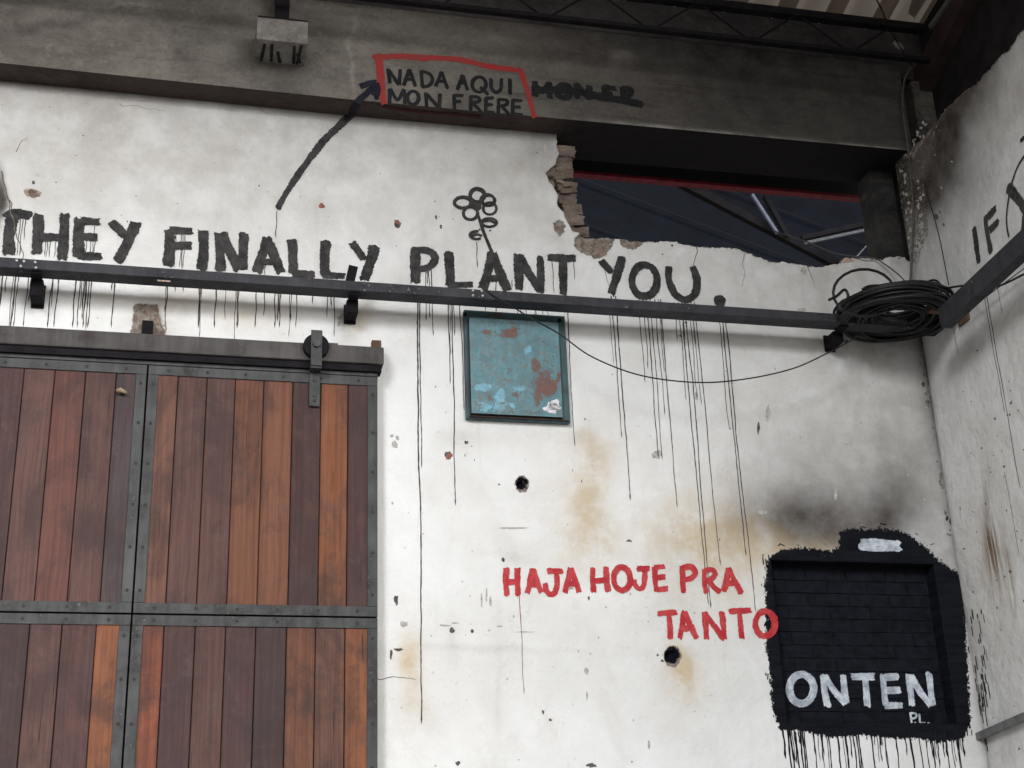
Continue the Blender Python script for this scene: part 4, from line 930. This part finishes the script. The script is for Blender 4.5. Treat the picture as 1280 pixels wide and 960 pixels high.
# ------------------------------------------------------------------ metal wall box
bxo = empty('metal_wall_box', (W(580, 526).x, 0, W(580, 526).z)); tag(bxo, 'teal painted rusty metal box hung on the wall under the steel rail', 'electrical box')
BO = .06
bl_, br_ = W(580, 460, .0).x, W(707, 460, .0).x; bz0, bz1 = W(645, 528.5, .0).z, W(640, 394.5, 0).z
def bq(v): return Vector(v) - bxo.location
TEALD = metal_mat('dark_teal_paint', (.055, .105, .118), (.060, .038, .030), .55, .6, .1)
fr = MB()
fr.box(bq((bl_, -.035, bz0)), bq((br_, -.0005, bz1))); fr.build('box_body', TEALD, bxo, bevel=.003)
def lid_mat():
    m, t, b = nmat('peeling_teal_paint'); n = N(t); P = n.pos(); r, l, _, _ = n.attr('stain')
    c = n.noise(P, 14, 6, .7, .5); f = n.noise(P, 60, 5, .7); v_ = n.noise(n.scale(P, (30, 30, 6)), 1, 4, .6)
    col = n.mix(n.ramp(c, .35, .65), (.070, .175, .210), (.115, .245, .285)); col = n.mix(n.ramp(v_, .5, .72, 0, .5), col, (.12, .13, .12))
    col = n.mix(n.ramp(n.math('ADD', l, n.math('MULTIPLY', n.math('SUBTRACT', n.noise(P, 45, 6, .8), .5), 1.8)), .42, .50), col, (.16, .38, .50))
    s = n.math('ADD', r, n.math('MULTIPLY', n.math('SUBTRACT', n.noise(P, 30, 8, .82), .5), 2.2))
    rc = n.mix(n.ramp(f, .35, .65), (.105, .056, .050), (.150, .066, .045))
    col = n.mix(n.ramp(s, .44, .62), col, rc)
    g_ = n.math('ADD', n.math('MULTIPLY', f, .6), n.math('MULTIPLY', c, .4)); col = n.mix(n.ramp(g_, .52, .62, 0, .75), col, (.115, .095, .085))
    gg = n.noise(P, 24, 8, .8); col = n.mix(n.ramp(gg, .50, .66, 0, .65), col, (.14, .13, .115))
    t.links.new(col, b.inputs['Base Color']); b.inputs['Roughness'].default_value = .55; n.bump(n.math('ADD', n.ramp(s, .40, .5, 1, 0), n.math('MULTIPLY', f, .3)), .4, .003, b); return m
lx0, lx1 = W(588, 460, BO).x, W(700.5, 460, BO).x; lz0, lz1 = W(650, 519, BO).z, W(640, 400, BO).z
def attrs_lid(px, py, co):
    T = np.zeros((len(px), 4)); T[:, 3] = 1
    r = blob(px, py, 607, 415, 8, 4, .8) + blob(px, py, 636, 417, 13, 7, 1.0) + blob(px, py, 643, 410, 5, 4, .5) + blob(px, py, 677, 475, 14, 22, .8) + blob(px, py, 669, 455, 6, 8, .8) + blob(px, py, 688, 485, 10, 12, .9) + blob(px, py, 699, 470, 3.5, 10, .7)
    r += blob(px, py, 612, 498, 9, 8, .6) + blob(px, py, 645, 494, 9, 7, .55) + blob(px, py, 636, 462, 8, 8, .4) + blob(px, py, 614, 452, 8, 5, .4) + blob(px, py, 672, 500, 4, 14, .7) + blob(px, py, 645, 516, 50, 3, .5) + blob(px, py, 594, 470, 3, 10, .35)
    l = blob(px, py, 603, 484, 10, 5, .85) + blob(px, py, 625, 498, 7, 18, .6) + blob(px, py, 650, 486, 12, 6, .45) + blob(px, py, 660, 437, 5, 7, .6) + blob(px, py, 606, 508, 12, 10, .4) + blob(px, py, 690, 440, 10, 14, .28) + blob(px, py, 640, 507, 14, 5, .35)
    T[:, 0] = np.clip(r * .84 + .06, 0, 1); T[:, 1] = np.clip(l * 1.2 + .05, 0, 1); return {'stain': T}
lid = sheet('lid', np.linspace(lx0, lx1, 76), np.linspace(lz0, lz1, 84), lambda a, b: np.stack([a, np.full_like(a, -BO), b], -1), lambda cx, cy, ca: np.ones(cx.shape, bool), [], lambda px, py: np.zeros(px.shape), attrs_lid, lid_mat())
lid.parent = bxo; lid.matrix_parent_inverse = Matrix.Translation(-bxo.location)
lr = MB().box(bq((lx0 - .001, -BO + .001, lz0 - .001)), bq((lx1 + .001, -.0355, lz1 + .001))); lr.build('lid_rim', metal_mat('rusted_rim', (.05, .035, .03), (.03, .05, .055), .4, .8, .1), bxo)
MB().box(bq((bl_ + .01, -.05, bz0 + .006)), bq((br_ - .01, -.0355, lz0 - .008))).build('lower_lip', metal_mat('rusted_lip', (.07, .042, .034), (.03, .02, .018), .4, .8, .1), bxo, bevel=.002)
for u, v in ((581, 393), (699.5, 400.5)):
    p = W(u, v, .04); MB().cyl(bq((p.x, -.045, p.z)), bq((p.x, -.035, p.z)), .010, 10).build('corner_bolt', BLACKST, bxo)
stk = blots([(690, 510, 10, 7), (694, 507, 8, 7)], lambda u, v: W(u, v, BO) - bxo.location, WN, flat_mat('torn_white_label', (.62, .62, .66), .7, .25, 60), bxo, 'torn_label', .002)

# ------------------------------------------------------------------ cables
def cable(name, pts, r, mat, label, cat='cable', step=.02):
    b = MB().tube(catmull(pts, step), r, 7); o = b.build(name, mat, smooth=True); return tag(o, label, cat)
cable('hanging_cable', [W(607, 362, RS - .0), W(613, 367, RS + .006), W(635, 380, RS + .012), (*W(666, 399, RS - .02),), (*W(700, 418, .28),), (*W(740, 446, .27),), (*W(800, 469, .26),), (*W(870, 478, .26),), (*W(930, 474, .26),), (*W(990, 461, .26),), (*W(1035, 441, .27),), (*W(1072, 421, .29),)], .0036, CABLE,
      'thin black cable sagging from the foot of the flower across to the coil')
cable('vertical_cable', [W(1142, 80, .22), W(1133, 93, .21), W(1128.5, 116, .2), W(1129, 141, .2), W(1134, 178, .2), W(1138, 216, .17), W(1141.5, 259, .15), W(1141.6, 287, .15), W(1140, 323, .17), W(1138, 350, .22), W(1136, 372, .25)], .0062, GCABLE, 'grey cable dropping down the corner into the coil')
cable('thin_wire', [X(1156, 228, .012), X(1160, 246, .012), X(1168, 272, .014), X(1175, 300, .016), X(1180, 325, .03), X(1186, 356, .09)], .0026, CABLE, 'thin dark wire hanging against the side wall between corner and word IF')
cable('loose_wire', [W(968, 289, -.6), W(1010, 303, -.4), W(1042, 316, -.15), W(1072, 321, .01), W(1094, 323, .02), W(1104, 329, .03), W(1114, 336, .05), W(1126, 346, .12), W(1135, 356, .2)], .0042, GCABLE, 'slack wire coming through the broken opening down to the coil')
cable('side_cable', [Vector((XR - .25, -.28, W(1150, 372, .28).z)), X(1205, 357, .10), X(1226, 361, .10), X(1250, 357, .12), X(1282, 342, .14), X(1330, 320, .15)], .0055, CABLE, 'thick black cable leaving the coil to the right above the side rail end')
cable('side_wire', [X(1196, 396, .06), X(1215, 384, .05), X(1250, 358, .04), X(1284, 333, .04), X(1330, 302, .04)], .0025, CABLE, 'thin wire running under the side rail along the side wall')
cx0 = W(1118, 384, .29); cz = zt1
coil = empty('cable_coil', (cx0.x, -.29, cz)); tag(coil, 'big coil of black cable lying on the rails in the corner', 'cable coil')
cb_ = MB(); R0 = .285
for i in range(58):
    rr = .293 - .20 * random.random() ** 1.5; zz_ = random.uniform(-.050, .050); tx, ty = random.uniform(-.05, .09), random.uniform(-.07, .05); ph = random.random() * 6; ex = random.uniform(.96, 1.04)
    ox, oy = random.uniform(-.02, .02), random.uniform(-.012, .012)
    pts = []
    for k_ in range(40):
        t = 2 * math.pi * k_ / 40; r_ = rr * (1 + .025 * math.sin(2 * t + ph) + .012 * math.sin(5 * t + ph * 2))
        x_, y_ = r_ * ex * math.cos(t) + ox, r_ * .93 * math.sin(t) + oy
        pts.append((x_, y_, zz_ + tx * x_ + ty * y_ + .006 * math.sin(3 * t + ph)))
    cb_.tube(pts, .0076, 7, closed=True)
cb_.build('cable_turns', CABLE, coil, smooth=True)
tb_ = MB()
for t in (2.5, 2.75, 5.2):
    c = Vector((.24 * math.cos(t), .22 * math.sin(t), .035)); tb_.tube([c + Vector((.055 * math.cos(a) * math.cos(t), .055 * math.cos(a) * math.sin(t), .06 * math.sin(a))) for a in np.linspace(0, 6.0, 16)], .006, 6)
tag(tb_.build('tie_wraps', CABLE, coil, smooth=True), kind='stuff')
lp = [W(u, v, .40) - coil.location for u, v in ell(1080, 366, 38.5, 29.5, 22)[:-1]]
MB().tube(lp, .0075, 8, closed=True).build('loose_loop', CABLE, coil, smooth=True)
tl = [W(u, v, .41) - coil.location for u, v in ((1036, 375), (1046, 370), (1056, 362), (1060, 372), (1050, 380), (1052, 388), (1062, 378))]
MB().tube(catmull(tl, .01), .0075, 8).build('cable_end', CABLE, coil, smooth=True)
MB().tube(catmull([W(u, v, .3) - coil.location for u, v in ((1078, 362), (1085, 358), (1100, 357), (1125, 360), (1150, 356))], .02), .0072, 8).build('cable_strand', CABLE, coil, smooth=True)

# ------------------------------------------------------------------ flat bar low on the right
fb = MB().bar(X(1213, 925, .03), X(1290, 892, .03), .03, .035).bar(X(1215, 930, .02), X(1228, 975, .02), .012, .05, Vector((0, 1, 0)))
o = fb.build('flat_bar_bracket', GALV, bevel=.002); tag(o, 'bent grey flat bar bracket fixed at the corner beside the black niche', 'bracket')
p = X(1211, 917, .035); MB().cyl(p, p + Vector((-.02, 0, 0)), .014, 6).build('bolt', GALV, o)

# ------------------------------------------------------------------ roof over this side
def roof_z(y): return 6.66 - y * .22
def corrug(name, x0, x1, y0, y1, zf, pitch, amp, mat, ny=2):
    n = int((x1 - x0) / pitch * 8); xs_ = np.linspace(x0, x1, n); V = []; Fc = []
    for j in range(ny):
        y = y0 + (y1 - y0) * j / (ny - 1)
        for x_ in xs_: V.append((x_, y, zf(y) + amp * math.sin(2 * math.pi * x_ / pitch)))
    for j in range(ny - 1):
        for i in range(n - 1): Fc.append((j*n + i, j*n + i + 1, (j+1)*n + i + 1, (j+1)*n + i))
    me = mesh(name, V, Fc, True); o = link(name, me, mat); s_ = o.modifiers.new('thick', 'SOLIDIFY'); s_.thickness = .004; return o
ROOFM = flat_mat('dirty_fibre_cement', (.42, .38, .33), .9, .25, 3.0)
_t = ROOFM.node_tree; _n = N(_t); _b = _t.nodes['Principled BSDF']; _o = _t.nodes['Material Output']       # thin, dirty, light-passing sheets
_tr = _t.nodes.new('ShaderNodeBsdfTranslucent'); _tr.inputs[0].default_value = (.62, .54, .46, 1); _mx = _t.nodes.new('ShaderNodeMixShader'); _mx.inputs[0].default_value = .55
_t.links.new(_b.outputs[0], _mx.inputs[1]); _t.links.new(_tr.outputs[0], _mx.inputs[2]); _t.links.new(_mx.outputs[0], _o.inputs[0])
rf = corrug('corrugated_roof', -8, XR + .35, .25, -9.0, roof_z, .30, .035, ROOFM); tag(rf, 'grey corrugated fibre cement roof sheets overhead in the top right', 'roof')  # unseen outer reach lengthened to shade the top of the wall
# lattice purlin in front of the beam
JO = .42
pur = empty('lattice_purlin', (0, -JO, W(900, 47, JO).z)); tag(pur, 'dark welded lattice purlin with zigzag rods below the roof sheets', 'purlin')
zb_ = (W(640, 18, JO).z + W(1150, 74, JO).z) / 2; ztc = (W(840, 3, JO).z + W(1160, 36, JO).z) / 2
print('purlin', W(640, 18, JO).z, W(1150, 74, JO).z, W(840, 3, JO).z, W(1160, 36, JO).z, roof_z(-JO))
xr_ = XR + .06
def pq(v): return Vector(v) - pur.location
MB().box(pq((-3, -JO - .018, zb_ - .012)), pq((xr_, -JO + .018, zb_ + .012))).build('bottom_chord', BLACKST, pur)
MB().box(pq((-3, -JO - .02, ztc - .014)), pq((xr_, -JO + .03, ztc + .03))).build('top_chord', BLACKST, pur)
x_ = -2.9; up = True
while x_ < xr_ - .35:
    z0_, z1_ = (zb_, ztc) if up else (ztc, zb_)
    MB().cyl(pq((x_, -JO, z0_)), pq((x_ + .27, -JO, z1_)), .006, 6).build('lattice_rod', BLACKST, pur); x_ += .29; up = not up
# purlins further out
for y_ in (-1.9, -3.4, -5.4, -7.4):
    o = MB().box((-8, y_ - .03, roof_z(y_) - .13), (xr_, y_ + .03, roof_z(y_) - .03)).build('roof_purlin', BLACKST); tag(o, 'dark purlin under the roof sheets above the viewer, %s' % ({-1.9: 'first out from the wall', -3.4: 'second out from the wall', -5.4: 'third out from the wall', -7.4: 'fourth and farthest from the wall'}[y_]), 'purlin')
# brown rafter along the side wall
p0 = W(1158, 101, .05)
def atx(u, v, x):
    d = ray(u, v); return CAM + d * ((x - CAM.x) / d.x)
p1 = atx(1208, 0, p0.x); dr = (p1 - p0).normalized()
o = MB().bar(p0 - dr * .25, p0 + dr * 9.0, .115, .16).build('brown_rafter', flat_mat('brown_painted_steel', (.045, .030, .028), .7, .3, 8)); tag(o, 'dark brown steel rafter rising out of the top right corner', 'rafter')
q0, q1 = atx(1163, 34, p0.x - .06), atx(1187, 0, p0.x - .06); o = MB().bar(q0, q0 + (q1 - q0).normalized() * 3.0, .02, .03).build('grey_flashing', GALV); tag(o, 'thin pale grey metal strip between the roof sheets and brown rafter', 'flashing')
o = MB().box((XR + .28, -6, 5.2), (XR + .40, .3, 9.5)).build('upper_side_wall', flat_mat('black_upper_wall', (.016, .014, .015), .9, .4, 6)); tag(o, 'near black upper wall above the broken side wall top', 'wall')  # plain near-black wall set back above the broken top edge
wp = W(1122, 56, .3); ins = MB().tube([wp + Vector((-.02, 0, .02)), wp, wp + Vector((.03, 0, -.03))], [.012, .018, .012], 10); o = ins.build('cable_insulator', flat_mat('dusty_porcelain', (.30, .29, .28), .5, .2), smooth=True); tag(o, 'small pale porcelain insulator near the purlin end', 'insulator')
cable('stay_wire', [W(1096, 0, .5), W(1103, 14, .45), W(1112, 36, .4), W(1126, 60, .33), W(1140, 82, .25)], .0045, CABLE, 'dark wire from the roof down past the insulator')

# ------------------------------------------------------------------ hall beyond the opening
NAVYS = flat_mat('navy_roof_sheet', (.028, .038, .075), .55, .2, 5, .1)
ry = .55
zr0 = W(900, 234, -ry).z
rb = MB().box((-1, ry, zr0 + .004), (7, ry + .03, zr0 + .75)).build('red_edged_girder', flat_mat('black_girder', (.010, .009, .012), .8, .3))
tag(rb, 'black girder with a red lower flange seen through the broken opening', 'girder')
MB().box((-1, ry - .030, zr0 - .008), (7, ry + .022, zr0 + .004)).build('bottom_flange', flat_mat('red_flange', (.22, .012, .024), .6, .3), rb)
MB().box((-1, ry - .012, zr0 + .0045), (7, ry - .005, zr0 + .022)).build('red_web_edge', flat_mat('red_web', (.19, .011, .02), .6, .3), rb)
def hall_roof():                                # ribs run across the hall, the sheet falls to the right
    n = 260; V = []; Fc = []
    for x_ in (-3.0, 12.0):
        for i in range(n):
            y = .8 + 8.7 * i / (n - 1); ph = (y / .62) % 1; V.append((x_, y, 7.4 - .33 * (x_ - 4) + (.010 if ph < .12 else .0) + .004 * math.sin(y * 7)))
    for i in range(n - 1): Fc.append((i, n + i, n + i + 1, i + 1))
    o = link('hall_roof', mesh('hall_roof', V, Fc), NAVYS); m_ = o.modifiers.new('thick', 'SOLIDIFY'); m_.thickness = .004; return o
tag(hall_roof(), 'navy blue underside of the neighbouring hall roof seen through the opening', 'roof')
def hallmember(name, a, b_, off, w_, h_, mat, label, cat='truss member'):
    o = MB().bar(W(*a, -off), W(*b_, -off), w_, h_, Vector((0, 1, 0))).build(name, mat); tag(o, label, cat, 'steel members of the hall roof'); return o
hallmember('truss_member', (850, 228), (1060, 338), 2.2, .065, .05, BLACKST, 'long black diagonal member crossing the opening')
hallmember('truss_member', (940, 243), (972, 292), 2.0, .022, .02, flat_mat('pale_blue_steel', (.09, .10, .15), .5, .2), 'short pale blue steel member')  # paler colour than the black members beside it
hallmember('truss_member', (956, 245), (984, 296), 2.1, .035, .04, BLACKST, 'short black member right beside the pale one')
hallmember('truss_member', (1002, 298), (1100, 276), 1.9, .035, .035, BLACKST, 'black member rising to the right behind the column')
hallmember('truss_member', (1006, 304), (1100, 284), 1.85, .02, .02, flat_mat('dusty_steel', (.09, .095, .11), .6, .2), 'dusty grey member just below the black rising one')
hallmember('truss_member', (1070, 322), (1100, 288), 2.3, .010, .010, GALV, 'thin grey rod near the opening bottom right')
